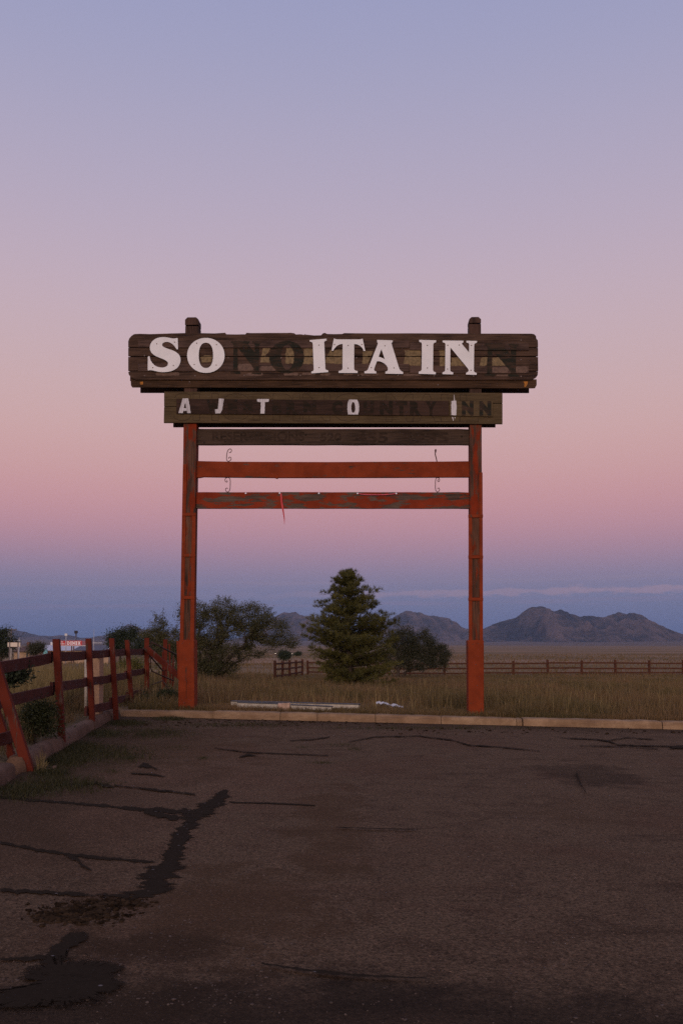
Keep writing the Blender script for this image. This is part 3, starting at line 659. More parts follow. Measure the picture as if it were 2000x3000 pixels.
for pst, spots_ in ((left_post, ((536, 1884), (556, 1886), (545, 1930), (545, 1992), (534, 2050), (560, 2052))), (right_post, ((1400, 1886), (1384, 1888), (1394, 1947), (1397, 2008), (1378, 2060), (1408, 2062)))):
    for (x, y) in spots_:
        u, z = SP(x, y, -0.055); MB().prism([[(u+0.011*math.cos(k*math.pi/3), z+0.011*math.sin(k*math.pi/3)) for k in range(6)]], -0.058, -0.05).build('nail', M['screw'], pst)
for x, y0, y1 in ((546, 1988, 2046),):
    a_ = SP(x, y0, -0.055); b_ = SP(x+0.8, y1, -0.055); MB().box(a_[0], b_[0], -0.0565, -0.05, b_[1], a_[1]).build('split', M['ghost2'], left_post)
# --- main board: planks one above the other, front and back
FW = -0.07
front = MB(); a = SP(381, 1000, FW); b_ = SP(1571, 1104, FW)
front.box(a[0], b_[0], FW+0.055, -0.003, b_[1], a[1])
mainb = front.build('sign_board', M['plank_low'], sign)
top_edge = [(393, 978.5), (410, 977.5), (440, 978.5), (500, 976.5), (560, 975), (628, 976.5), (660, 974.5), (663, 979), (690, 979.5), (719, 979), (722, 974.5), (735, 975.5), (790, 975), (842, 975), (851, 974.5), (862, 976), (866, 979.5), (880, 979), (892, 980.5), (893, 977.5), (895, 980), (920, 982.5), (940, 982), (946, 976), (952, 975), (958, 978), (980, 978.5), (1002, 978), (1008, 975.5), (1040, 976), (1100, 976.5), (1200, 976), (1300, 976.5), (1400, 977), (1480, 977), (1556, 977.2)]
board('plank', [(376, 1017), (376, 1000), (379, 991), (385, 984)]+top_edge+[(1564, 979), (1569, 984), (1570, 992), (1574, 996), (1575, 1006), (1575, 1017)], FW, -0.012, 'plank')
board('plank', [(376, 1042.8), (376, 1019.0), (1575, 1019.0), (1575, 1042.8)], FW+0.006, -0.012, 'plank')
board('plank', [(376, 1086), (376, 1045.4), (1575, 1045.4), (1575.5, 1086)], FW+0.002, -0.012, 'plank')
board('plank', [(397, 1112.5), (386, 1107), (378, 1098), (376, 1090), (381, 1088), (1575, 1088), (1574, 1099), (1568, 1106), (1556, 1112.5)], FW-0.004, -0.012, 'plank')
board('plank', [(388, 1135), (384, 1129), (383, 1114), (1571, 1111), (1571, 1128), (1566, 1137), (1560, 1137.5)], FW+0.035, -0.012, 'plank_low')
for (x0, x1, y0, y1) in ((405, 1198, 997, 1018), (1200, 1548, 1004, 1025), (404, 1198, 1065, 1087), (1200, 1548, 1072, 1093)):
    board('letter_strip', [(x0, y1), (x0, y0), (x1, y0+1), (x1, y1+1)], FW-0.02, FW+0.004, 'strip', mainb, 0.004)
def back_planks(x0, x1, ytop, ybot, n, th, zs=0.0):      # boards on the far side of the posts, level with the front ones
    A0 = SP(x0, ybot, FW); A1 = SP(x0, ytop, FW); B0_ = SP(x1, ybot, FW); B1_ = SP(x1, ytop, FW)
    for i in range(n):
        g = 0.004; q = [lin(A0[1], A1[1], i/n)+g, lin(B0_[1], B1_[1], i/n)+g, lin(A0[1], A1[1], (i+1)/n)-g, lin(B0_[1], B1_[1], (i+1)/n)-g]
        w0 = DP+0.01; w1 = w0+th; ua, ub = A0[0]+0.12, B0_[0]-0.10
        MB().hexa([(ua, w0, q[0]), (ub, w0, q[1]), (ub, w1, q[1]), (ua, w1, q[0]), (ua, w0, q[2]), (ub, w0, q[3]), (ub, w1, q[3]), (ua, w1, q[2])]).build('back_plank', M['plank_low'], sign, 0.005)
back_planks(383, 1571, 981, 1137, 5, 0.05)
# --- second board
W2 = -0.06
board('name_board', [(481, 1191), (481, 1147), (1471, 1151), (1471, 1181)], W2, -0.003, 'olive')
board('name_board', [(480, 1238.5), (481, 1192.4), (1471, 1182.4), (1471, 1242)], W2+0.002, -0.003, 'olive')
board('letter_strip', [(517, 1212), (517, 1168), (1314, 1174), (1314, 1218)], W2-0.03, W2+0.001, 'dark_strip')
board('letter_strip', [(1315.5, 1218), (1315.5, 1174.5), (1443, 1176), (1443, 1220.5)], W2-0.03, W2+0.001, 'olive')
back_planks(481, 1471, 1152, 1240, 2, 0.04)
# --- rails between the posts
def rail(name, pts, mat, w0=0.10, w1=0.20): return board(name, pts, w0, w1, mat, None, 0.005)
r1 = rail('rail', [(574, 1302.5)]+[(574, 1256)]+rough_edge(600, 1340, 1256.7, 14, 0.5)+[(1378, 1258), (1378, 1303)]+rough_edge(1340, 620, 1302.5, 12, 0.5), 'dark_rail')
r2 = rail('rail', [(572, 1399), (572, 1350)]+[(600, 1351), (680, 1352.5), (800, 1353), (960, 1353.5), (1150, 1352.5), (1300, 1352), (1378, 1351)]+[(1378, 1397.5), (1300, 1397.5), (1150, 1398.5), (900, 1399), (814, 1399), (812, 1402), (804, 1399), (700, 1398), (620, 1397), (596, 1396.5), (584, 1399)], 'rail_red')
r3 = rail('rail', [(570, 1489), (570, 1442)]+rough_edge(600, 1340, 1442, 16, 0.5)+[(1378, 1443), (1378, 1490)]+rough_edge(1340, 600, 1489, 14, 0.4), 'rail_flaked')
r1['label'] = 'dark unpainted top rail with faded lettering'; r2['label'] = 'solid red middle rail'; r3['label'] = 'lowest rail with flaking red paint'
# --- white cut-out letters (traced outlines, picture pixels)
def Z(pts, bx, by, k): return [(bx+x/k, by+y/k) for x, y in pts]
A_ = lambda p: Z(p, 400, 960, 4.9)
B_ = lambda p: Z(p, 880, 960, 4.9)
C_ = lambda p: Z(p, 1180, 960, 3.733)
def ell(cx, cy, rx, ry, n=48, e=1.0):
    o = []
    for i in range(n):
        a_ = 2*math.pi*i/n; ca, sa = math.cos(a_), math.sin(a_)
        o.append((cx+rx*math.copysign(abs(ca)**e, ca), cy+ry*math.copysign(abs(sa)**e, sa)))
    return o
def smooth_loop(p):                       # one Chaikin pass on the rounded outlines
    o = []
    for a_, c_ in zip(p, p[1:]+p[:1]):
        d = math.hypot(a_[0]-c_[0], a_[1]-c_[1])
        if d < 75: o += [(a_[0]*.75+c_[0]*.25, a_[1]*.75+c_[1]*.25), (a_[0]*.25+c_[0]*.75, a_[1]*.25+c_[1]*.75)]
        else: k = 12/d; o += [(lin(a_[0], c_[0], k), lin(a_[1], c_[1], k)), (lin(a_[0], c_[0], 1-k), lin(a_[1], c_[1], 1-k))]
    return o
S_out = [(585, 148), (592, 148), (597, 300), (597, 308), (578, 312), (565, 290), (545, 262), (510, 228), (470, 207), (430, 203), (395, 210), (375, 225), (367, 245), (375, 265), (400, 283), (450, 302), (520, 325), (570, 350), (610, 385), (632, 430), (634, 480), (620, 530), (585, 580), (530, 612), (470, 632), (400, 638), (330, 635), (270, 622), (230, 612), (195, 608), (165, 615), (162, 600), (165, 410), (190, 410), (192, 420), (200, 460), (225, 505), (265, 545), (315, 567), (370, 573), (410, 567), (440, 550), (454, 525), (452, 500), (435, 478), (395, 455), (330, 430), (270, 405), (220, 365), (195, 320), (192, 270), (205, 225), (240, 180), (290, 150), (350, 136), (410, 135), (460, 143), (510, 153), (545, 156)]
I1 = [(132, 178), (372, 157), (376, 183), (350, 192), (340, 205), (341, 220), (357, 585), (362, 602), (395, 613), (400, 637), (158, 656), (155, 630), (182, 622), (190, 605), (177, 240), (172, 215), (160, 205), (135, 200)]
T1 = [(480, 153), (500, 163), (530, 168), (850, 168), (875, 163), (890, 155), (928, 333), (905, 336), (890, 295), (855, 260), (815, 240), (770, 234), (768, 590), (775, 605), (790, 617), (818, 620), (818, 650), (548, 650), (548, 620), (575, 617), (592, 607), (602, 590), (605, 232), (560, 240), (520, 262), (488, 298), (468, 330), (445, 328)]
A1 = [(1098, 175), (1322, 182), (1320, 205), (1308, 215), (1305, 230), (1415, 585), (1430, 610), (1450, 627), (1472, 635), (1470, 664), (1217, 660), (1217, 630), (1240, 625), (1253, 605), (1252, 575), (1235, 545), (1205, 515), (1165, 492), (1125, 481), (1095, 483), (1060, 580), (1055, 605), (1065, 622), (1087, 630), (1087, 657), (917, 655), (915, 628), (945, 620), (965, 602), (1110, 228), (1108, 215), (1098, 205)]
A1h = [(1160, 308), (1210, 456), (1185, 440), (1150, 425), (1120, 417)]
I2 = [(175, 133), (362, 138), (360, 160), (340, 165), (330, 180), (327, 465), (335, 480), (358, 488), (356, 510), (170, 504), (172, 480), (192, 475), (203, 460), (206, 180), (200, 162), (178, 155)]
N1 = [(432, 140), (660, 142), (658, 160), (642, 170), (643, 178), (720, 270), (722, 180), (715, 168), (692, 163), (692, 142), (808, 145), (806, 163), (785, 172), (777, 185), (773, 470), (780, 487), (805, 495), (803, 516), (688, 512), (688, 493), (708, 485), (717, 468), (712, 450), (517, 215), (515, 465), (522, 480), (548, 490), (546, 511), (430, 508), (432, 487), (452, 480), (460, 465), (463, 175), (455, 165), (433, 160)]
LW = FW-0.045
def letter(loops, screws, word):
    L = MB().prism([SPL(l, LW) for l in loops], LW, LW+0.024).build('letter', M['white'], sign)
    L['label'] = word
    for (x, y) in screws:
        u, z = SP(x, y, LW); mb = MB()
        mb.prism([[(u+0.013*math.cos(k*math.pi/3), z+0.013*math.sin(k*math.pi/3)) for k in range(6)]], LW-0.004, LW+0.022)
        mb.build('screw', M['screw'], L)
letter([A_(smooth_loop(S_out))], A_([(293, 232), (548, 208), (235, 575), (532, 543)]), 'white letter S')
letter([A_(ell(996, 398, 268, 251, 56, 0.97)), A_(ell(997, 397, 103, 182, 40, 0.86))[::-1]], A_([(865, 223), (1149, 243), (830, 530), (1145, 537)]), 'white letter O')
letter([B_(I1)], B_([(265, 250), (268, 573)]), 'white letter I, tilted')
letter([B_(T1)], B_([(488, 243), (684, 254), (879, 242), (682, 580)]), 'white letter T')
letter([B_(A1), B_(A1h)[::-1]], B_([(1210, 260), (1015, 573), (1340, 577)]), 'white letter A')
letter([C_(I2)], C_([(265, 195), (266, 440)]), 'white letter I, upright')
letter([C_(N1)], C_([(488, 192), (614, 190), (747, 194), (486, 452), (741, 466)]), 'white letter N')
# --- ghosts of the fallen letters, painted across planks and strips (clipped band by band)
BANDS_L = [(990, 997, FW), (997, 1018.3, FW-0.02), (1018.6, 1043.3, FW+0.006), (1045, 1065, FW+0.002), (1065, 1087.6, FW-0.02), (1088.2, 1112, FW-0.004)]
BANDS_R = [(990, 1004.6, FW), (1004.6, 1025.6, FW-0.02), (1025.8, 1043.3, FW+0.006), (1045, 1072, FW+0.002), (1072, 1093.6, FW-0.02), (1094, 1112, FW-0.004)]
def paint(name, loops, mat, bands=BANDS_L, off=0.0025):
    mb = MB()
    for t3 in tess(loops):
        for (y0, y1, w) in bands:
            p = clip(clip(list(t3), 1, y1, True), 1, y0, False) if True else t3
            if len(p) >= 3: sheet([[SP(x, y, w-off) for x, y in p]], w-off, mb)
    if mb.f: return mb.build(name, M[mat], sign)
def xf(pts, sx, ox, sy, oy, rx=0, ry=0): return [((x-rx)*sx+ox, (y-ry)*sy+oy) for x, y in pts]
ghN = C_(N1); gx0 = min(p[0] for p in ghN); gy0 = min(p[1] for p in ghN)
nz = lambda l, k=0.8: [(x+jit(k), y+jit(k)) for x, y in l]
def dens(l, d=5):
    o = []
    for a_, c_ in zip(l, l[1:]+l[:1]):
        n = max(1, int(math.hypot(a_[0]-c_[0], a_[1]-c_[1])/d)); o += [(lin(a_[0], c_[0], i/n), lin(a_[1], c_[1], i/n)) for i in range(n)]
    return o
def ragged(l, k=1.2, d=4): return nz(dens(l, d), k)
# tan remnants of the old background paint between the letters
for poly, bands in (([(770, 1019), (792, 1019), (786, 1033), (778, 1042), (766, 1042)], BANDS_L), ([(764, 1046), (792, 1046), (788, 1062), (764, 1063)], BANDS_L),
    ([(838, 1019), (862, 1019), (864, 1043), (836, 1043)], BANDS_L), ([(836, 1046), (862, 1046), (862, 1065), (836, 1065)], BANDS_L),
    ([(890, 1021), (916, 1021), (916, 1043), (888, 1043)], BANDS_L), ([(890, 1046), (917, 1046), (917, 1066), (888, 1066)], BANDS_L),
    ([(968, 1026), (1003, 1024), (1003, 1043), (958, 1043)], BANDS_L), ([(956, 1046), (1003, 1046), (1003, 1066), (952, 1064)], BANDS_L),
    ([(1062, 1028), (1092, 1028), (1086, 1043), (1061, 1043)], BANDS_L), ([(1062, 1046), (1084, 1046), (1078, 1066), (1060, 1066)], BANDS_L),
    ([(1185, 1026), (1232, 1026), (1233, 1043), (1186, 1043)], BANDS_R), ([(1184, 1046), (1232, 1046), (1232, 1072), (1180, 1070)], BANDS_R),
    ([(1286, 1026), (1306, 1026), (1306, 1043), (1286, 1043)], BANDS_R), ([(1288, 1046), (1304, 1046), (1304, 1072), (1287, 1072)], BANDS_R),
    ([(1322, 1048), (1350, 1046), (1362, 1060), (1366, 1072), (1320, 1072)], BANDS_R),
    ([(1408, 1048), (1426, 1046), (1425, 1071), (1404, 1072)], BANDS_R), ([(1436, 1050), (1460, 1046), (1474, 1060), (1480, 1071), (1434, 1072)], BANDS_R),
    ([(588, 1046), (604, 1040), (622, 1042), (620, 1060), (592, 1062)], BANDS_L)):
    paint('tan_paint_patch', [ragged(poly)], 'tan', bands)
paint('faded_letter', [ragged(xf(ghN, 0.90, 676, 0.97, 999, gx0, gy0), 0.7, 3)], 'ghost', off=0.004)
paint('faded_letter', [nz(ell(840, 1046, 51, 48, 70), 0.7), nz(ell(842, 1046, 19, 37, 44), 0.7)[::-1]], 'ghost', off=0.004)
paint('faded_letter', [ragged(xf(ghN, 1.0, 1418, 0.97, 1006, gx0, gy0), 0.7, 3)], 'ghost', BANDS_R, off=0.004)
for (x0, x1, y0, y1, bands) in ((721, 771, 1093, 1101, BANDS_L), (830, 875, 1092, 1100, BANDS_L), (884, 925, 1092, 1099, BANDS_L), (937, 968, 1092, 1100, BANDS_L),
    (455, 527, 1091, 1100, BANDS_L), (1004, 1036, 1093, 1099, BANDS_L), (1056, 1110, 1093, 1100, BANDS_L), (1180, 1235, 1095, 1101, BANDS_R), (1452, 1492, 1098, 1102, BANDS_R),
    (694, 745, 1066, 1086, BANDS_L), (760, 812, 1072, 1086, BANDS_L), (1436, 1490, 1076, 1092, BANDS_R), (1506, 1546, 1074, 1092, BANDS_R)):
    r_ = min(6, (y1-y0)/2)
    pts = [(x0+r_, y1), (x0, (y0+y1)/2), (x0+r_, y0), (x1-r_, y0), (x1, (y0+y1)/2), (x1-r_, y1)]
    paint('pale_paint_mark', [ragged(pts, 0.7)], 'pale', bands, off=0.0015)
paint('orange_paint_mark', [ragged([(410, 1118), (419, 1118), (419, 1126), (411, 1127)], 0.6)], 'orange', [(1113, 1134, FW+0.035)])
paint('orange_paint_mark', [ragged([(1532, 1118), (1545, 1117), (1545, 1122), (1540, 1134), (1534, 1134), (1536, 1124)], 0.6)], 'orange', [(1111, 1137, FW+0.035)])
for (x, y, w) in ((424, 1042, FW), (669, 1049, FW), (824, 1049, FW), (1044, 1049, FW), (1525, 997, FW), (1525, 1054, FW), (572, 1101, FW), (716, 1100, FW), (880, 1100, FW), (1049, 1100, FW), (1165, 1100, FW), (1271, 1101, FW), (1386, 1102, FW), (1525, 1103, FW), (556, 1119, FW+0.035), (1282, 1128, FW+0.035), (424, 1101, FW)):
    u, z = SP(x, y, w); MB().prism([[(u+0.018*math.cos(k*math.pi/4), z+0.018*math.sin(k*math.pi/4)) for k in range(8)]], w-0.012, w+0.01).build('bolt', M['bolt'], sign, 0.004)
# --- lettering of the second board
S2 = W2-0.03
def px_text(body, x0, x1, y0, y1, w, mat, name, bold=0.03, off=0.002, slope=0.0):
    # laid out on the board: corner points give its box
    T3 = text_tris(body, x0, x1, y1, y0, bold)
    mb = sheet([[SP(x, y+slope*(x-x0), w-off) for x, y in t3] for t3 in T3], w-off)
    return mb.build(name, M[mat], sign)
SL = 0.0085
def yb(x, y): return y+SL*(x-517)
for ch, x0, x1 in (('W', 605, 648), ('E', 668, 696), ('S', 712, 742), ('E', 798, 824), ('R', 838, 872), ('N', 888, 926), ('C', 972, 1003),
                   ('U', 1064, 1095), ('N', 1112, 1150), ('T', 1158, 1192), ('R', 1200, 1232), ('Y', 1246, 1278)):
    px_text(ch, x0, x1, yb(x0, 1170), yb(x0, 1210.5), S2, 'ghost2', 'faded_letter', 0.075)
for x0, x1 in ((1352, 1386), (1403, 1438)): px_text('N', x0, x1, yb(x0, 1167.5), yb(x0, 1210.5), S2, 'ghost', 'faded_letter', 0.085)
def chalk(loops, k=0.5): 
    o = sheet([[SP(x, y, S2-0.004) for x, y in t3] for t3 in tess([ragged(l, k, 3) for l in loops])], S2-0.004).build('painted_letter', M['chalk'], sign); return o
D_ = lambda p: Z(p, 470, 1130, 3.647)
chalk([D_([(238, 135), (298, 136), (326, 292), (288, 292), (284, 268), (246, 268), (240, 292), (194, 292)]), D_([(268, 178), (278, 240), (250, 240)])[::-1]])
chalk([D_([(626, 138), (679, 138), (660, 260), (640, 296), (588, 296), (584, 252), (614, 250)])])
chalk([D_([(1034, 142), (1160, 142), (1158, 170), (1116, 176), (1112, 298), (1068, 298), (1074, 178), (1034, 170)])])
E_ = lambda p: Z(p, 880, 1130, 5.227)
chalk([E_([(742, 212), (868, 212), (896, 285), (896, 370), (880, 440), (732, 440), (716, 360), (722, 270)]), E_(ell(806, 332, 31, 84, 20))[::-1]])
G_ = lambda p: Z(p, 1150, 1130, 4.48)
chalk([G_([(768, 200), (832, 196), (836, 300), (832, 385), (815, 390), (768, 385), (766, 290)])])
def chalk2(p): return sheet([[SP(x, y, W2-0.004) for x, y in t3] for t3 in tess([ragged(p, 0.3, 3)])], W2-0.004).build('paint_drip', M['chalk'], sign)
chalk2(G_([(798, 120), (806, 118), (814, 195), (800, 195)])); chalk2(G_([(774, 412), (790, 412), (798, 458), (790, 462)])); chalk2(G_([(806, 412), (820, 412), (812, 440)]))
# carved outlines of an older lettering: thin dark lines showing above and below the strip
def carved_text(body, x0, x1, y0, y1, slope=0.004):
    cu = bpy.data.curves.new('t', 'FONT'); cu.body = body; cu.offset = 0.035; cu.resolution_u = 4
    o = bpy.data.objects.new('t', cu); COL.objects.link(o)
    dg = bpy.context.evaluated_depsgraph_get(); ev = o.evaluated_get(dg); me = ev.to_mesh(); bm = bmesh.new(); bm.from_mesh(me); bmesh.ops.remove_doubles(bm, verts=bm.verts, dist=1e-5)
    E = [(e.verts[0].co.copy(), e.verts[1].co.copy()) for e in bm.edges if len(e.link_faces) == 1]; bm.free(); ev.to_mesh_clear(); bpy.data.objects.remove(o); bpy.data.curves.remove(cu)
    ax = min(min(a_.x, c_.x) for a_, c_ in E); bx_ = max(max(a_.x, c_.x) for a_, c_ in E); ay = min(min(a_.y, c_.y) for a_, c_ in E); by = max(max(a_.y, c_.y) for a_, c_ in E)
    mb = MB()
    for a_, c_ in E:
        q = [(lin(x0, x1, (v.x-ax)/(bx_-ax)), lin(y1, y0, (v.y-ay)/(by-ay))) for v in (a_, c_)]; q = [(x, y+slope*(x-500)) for x, y in q]
        d = Vector((q[1][0]-q[0][0], q[1][1]-q[0][1])); L = d.length or 1; n_ = Vector((-d.y, d.x))/L*0.45
        quad = [(q[0][0]+n_.x, q[0][1]+n_.y), (q[1][0]+n_.x, q[1][1]+n_.y), (q[1][0]-n_.x, q[1][1]-n_.y), (q[0][0]-n_.x, q[0][1]-n_.y)]
        ym = (q[0][1]+q[1][1])/2; xm = q[0][0]; top = 1167+0.0085*(xm-517); bot = 1213+0.0085*(xm-517)
        for part in (clip(quad, 1, top-0.5, True), clip(quad, 1, bot+1.5, False)):
            if len(part) >= 3: sheet([[SP(x, y, W2-0.002) for x, y in part]], W2-0.002, mb)
    return tag(mb.build('carved_lettering', M['ghost3'], sign), kind='stuff')
carved_text('SHOPPING', 510, 1052, 1151.5, 1232); carved_text('MALL', 1130, 1400, 1151.5, 1232)
# --- faded lettering of the dark rail
for body, x0, x1, y0, y1 in (('RESERVATIONS', 622, 892, 1264, 1292), ('520', 938, 1000, 1268, 1293), ('455', 1040, 1136, 1266, 1298), ('5935', 1176, 1314, 1266, 1298)):
    px_text(body, x0, x1, y0, y1, 0.10, 'ghost3', 'faded_lettering', 0.03)
for (x, y) in ((599, 1297), (660, 1293), (1203, 1279), (1352, 1279), (896, 1274), (990, 1286)):
    u, z = SP(x, y, 0.1); MB().prism([[(u+0.022*math.cos(k*math.pi/4), z+0.022*math.sin(k*math.pi/4)) for k in range(8)]], 0.096, 0.11).build('bolt_hole', M['ghost2'], r1)
# --- scroll hooks
def scroll(ps, r=0.0085, w=0.15, turn=0.0):
    P3 = []
    for x, y in ps:
        u, z = SP(x, y, w); P3.append((u, w, z))
    if turn:
        u0 = P3[0][0]; P3 = [(u0+(p[0]-u0)*math.cos(turn), w+(p[0]-u0)*math.sin(turn), p[2]) for p in P3]
    return MB().tube(P3, r, 6).build('scroll_hook', M['iron'], sign, shade=True)
Hk = lambda p: Z(p, 480, 1220, 3.015)
Hk2 = lambda p: Z(p, 960, 1220, 3.015)
scroll(Hk([(578, 318), (584, 320), (594, 314), (599, 302), (596, 291), (585, 286), (572, 292), (562, 310), (556, 340), (554, 375), (558, 390), (570, 397), (585, 392), (595, 380), (594, 366), (584, 358), (575, 362), (574, 374)]))
scroll(Hk([(556, 566), (562, 574), (556, 581), (545, 576), (540, 562), (545, 547), (560, 540), (574, 541), (585, 552), (588, 575), (586, 635), (580, 656), (568, 668), (553, 664), (545, 650), (548, 636), (558, 632), (565, 640)]))
scroll(Hk2([(974, 556), (968, 566), (972, 578), (982, 574), (986, 560), (980, 545), (966, 540), (954, 548), (949, 570), (948, 630), (952, 655), (964, 668), (978, 663), (986, 648), (980, 632), (970, 634), (968, 642)]))
scroll(Hk2([(955, 318), (948, 314), (945, 300), (950, 290), (956, 296), (952, 310), (946, 322), (948, 340), (954, 362), (958, 380), (962, 398)]), r=0.012)
# --- reflector bulbs along the lowest rail
for (x, y) in ((720, 1445.5), (819, 1445), (934, 1445.5), (1047, 1446), (1160, 1446)):
    u, z = SP(x, y, 0.09); bm = bmesh.new(); bmesh.ops.create_icosphere(bm, subdivisions=2, radius=0.021)
    bmesh.ops.translate(bm, verts=bm.verts, vec=(u, 0.088, z)); me = bpy.data.meshes.new('bulb'); bm.to_mesh(me); bm.free()
    link('bulb', me, M['bulb'], sign, shade=True)
# things hanging on the sign
def world_of(u, w, z): return SO+UA*u+WA*w+Vector((0, 0, z))
u, z = SP(823, 1446, 0.06)
rb = MB(); prof = [(0, 0.0, 0.018), (0.2, 0.01, 0.020), (0.4, 0.03, 0.019), (0.6, 0.055, 0.015), (0.8, 0.075, 0.010), (1.0, 0.078, 0.001)]
for i, (t_, dx, hw) in enumerate(prof):
    rb.v += [(dx-hw, 0.004*math.sin(t_*9), -0.69*t_), (dx+hw, -0.004*math.sin(t_*9), -0.69*t_)]
    if i: rb.f.append((2*i-2, 2*i-1, 2*i+1, 2*i))
o = rb.build('ribbon', M['ribbon']); o.location = world_of(u, 0.06, z); o.rotation_euler = (0, 0, math.atan(TH))
md = o.modifiers.new('thick', 'SOLIDIFY'); md.thickness = 0.002
tag(o, 'narrow red ribbon dangling from the lowest rail of the sign', 'ribbon')
P3 = []
for i in range(13):
    t_ = i/12; x = lin(1049, 1158, t_); y = 1446+4.2*math.sin(math.pi*t_)**0.6*(1-0.2*t_); u, z = SP(x, y, 0.075); P3.append((u, 0.075, z))
c0_ = Vector(P3[0]); o = MB().tube([Vector(p)-c0_ for p in P3], 0.010, 6).build('plastic_tube', M['tube_pink'], None, shade=True)
o.location = world_of(*c0_); o.rotation_euler = (0, 0, math.atan(TH)); tag(o, 'short pink plastic tube strung between two bulbs on the lowest rail', 'tube')

# =================================================================== FENCES
def post_beam(mb, base, top, wx=0.11, wy=0.13, face=None):
    base = Vector(base); top = Vector(top); fx = face or Vector((1, 0.1, 0)).normalized(); fy = Vector((-fx.y, fx.x, 0))
    P = lambda c_: [c_-fx*wx/2-fy*wy/2, c_+fx*wx/2-fy*wy/2, c_+fx*wx/2+fy*wy/2, c_-fx*wx/2+fy*wy/2]
    return mb.hexa(P(base)+P(top))
def fpost(x, Y, z0, top_px, name='post', mat='fence_post', parent=None, w=0.10):
    """post standing at (x, Y), its head seen at top_px"""
    tp = at(top_px[0], top_px[1], Y-0.05); mb = MB(); o = parent.location
    post_beam(mb, Vector((x, Y, z0-0.3))-o, tp-o, w, w+0.02)
    return mb.build(name, M[mat], parent, 0.008)
fence = tag(empty('wooden_fence', (fence_x(14), 14, lot_z(fence_x(14), 14))), 'leaning dull red board fence along the left kerb of the lot', 'fence')
posts = []
for (bx, by, tx, ty) in ((187, 2190, 166, 1872), (275, 2136, 260, 1871), (344, 2109, 328, 1870)):
    p = on_lot(bx, by); posts.append((p, at(tx, ty, p.y-0.05))); fpost(p.x, p.y, p.z, (tx, ty), parent=fence)
pE = at(389, 2070, 23.2); posts.append((pE, at(373, 1875, 23.15))); fpost(pE.x, 23.2, field_z(pE.x, 23.2), (373, 1875), parent=fence)
pF = at(431, 2050, 26.2); posts.append((pF, at(431, 1870, 26.1))); fpost(pF.x, 26.2, field_z(pF.x, 26.2), (431, 1869), parent=fence, w=0.12)
pA = on_lot(96, 2258)
tA = at(-78, 1745, pA.y-0.25)
mb = MB(); post_beam(mb, pA-Vector((0, 0, 0.12))-fence.location, tA-fence.location, 0.125, 0.12); lean = mb.build('post', M['fence_post'], fence, 0.012); lean['label'] = 'leaning post with a splintered foot'
mb = MB(); q0 = pA+Vector((-0.25, 0.25, 0)); post_beam(mb, q0-Vector((0, 0, 0.1))-fence.location, tA+Vector((-0.25, 0.3, -0.1))-fence.location, 0.09, 0.1); mb.build('post', M['fence_post'], fence, 0.008)
def frail(pa, pb, parent, mat='fence_rail', h=0.150, th=0.045, off=-0.09, name='rail'):
    """board from point to point, nailed to the field side of the posts"""
    o = parent.location; a_ = Vector(pa); b2 = Vector(pb); d = (b2-a_).normalized(); s_ = d.cross(Vector((0, 0, 1))).normalized()
    sh = s_*off*(1 if s_.x > 0 else -1)
    # length runs along local x so the grain follows the board
    L = (b2-a_).length; mb = MB(); n = 6
    for i in range(n+1):
        c_ = L*i/n; sg = 0.008*math.sin(math.pi*i/n)+0.006*mnoise.noise(Vector((i*0.7, a_.x, a_.z*3)))
        for (yy, zz) in ((-th/2, -h/2), (th/2, -h/2), (th/2, h/2), (-th/2, h/2)): mb.v.append((c_, yy, zz-sg))
    for i in range(n):
        for k in range(4): mb.f.append((i*4+k, i*4+(k+1) % 4, (i+1)*4+(k+1) % 4, (i+1)*4+k))
    mb.f += [(3, 2, 1, 0), tuple(n*4+k for k in range(4))]
    r_ = mb.build(name, M[mat], parent, 0.004); r_.location = a_+sh-o
    r_.rotation_euler = d.to_track_quat('X', 'Z').to_euler(); return r_
(B0, B1), (C0, C1), (D0, D1), (E0, E1), (F0, F1) = posts
def onpost(pp, z): 
    b2, t_ = pp; k = (z-b2.z)/(t_.z-b2.z); return b2+(t_-b2)*k
off_l = at(-60, 1971, 11.3); off_m = at(-60, 2075, 11.3); off_b = at(-60, 2187, 11.3)
def rz(px_y, pp): return EYE-(px_y-1900)/F*pp[0].y
frail(off_l, onpost(posts[0], rz(1927, posts[0]))+Vector((-0.02, 0.05, 0)), fence)
frail(off_m, onpost(posts[0], rz(2021, posts[0]))+Vector((-0.02, 0.05, 0)), fence)
frail(off_b, pA+Vector((-0.22, 0.35, 0.40)), fence)
for k in range(4):
    P0, P1 = posts[k], posts[k+1]
    for (ya, yb_) in (((1923, 1920), (2015, 2000), None), ((1919, 1914), (1999, 1990), (2079, 2069)), ((1913, 1911), (1987, 1980), (2057, 2047)), ((1911, 1910), (1974, 1968), (2040, 2028)))[k][:3] and [x for x in (((1923, 1920), (2012, 1998), None), ((1918, 1914), (1996, 1988), (2078, 2064)), ((1913, 1911), (1986, 1979), (2052, 2043)), ((1910, 1909), (1974, 1966), (2036, 2024)))[k] if x]:
        frail(onpost(P0, rz(ya, P0))-Vector((0, 0.10, 0)), onpost(P1, rz(yb_, P1))+Vector((0, 0.10, 0)), fence)
stub = onpost(posts[1], rz(2082, posts[1])); frail(stub-Vector((0.0, 0.16, 0)), stub+Vector((0, 0.05, 0)), fence)
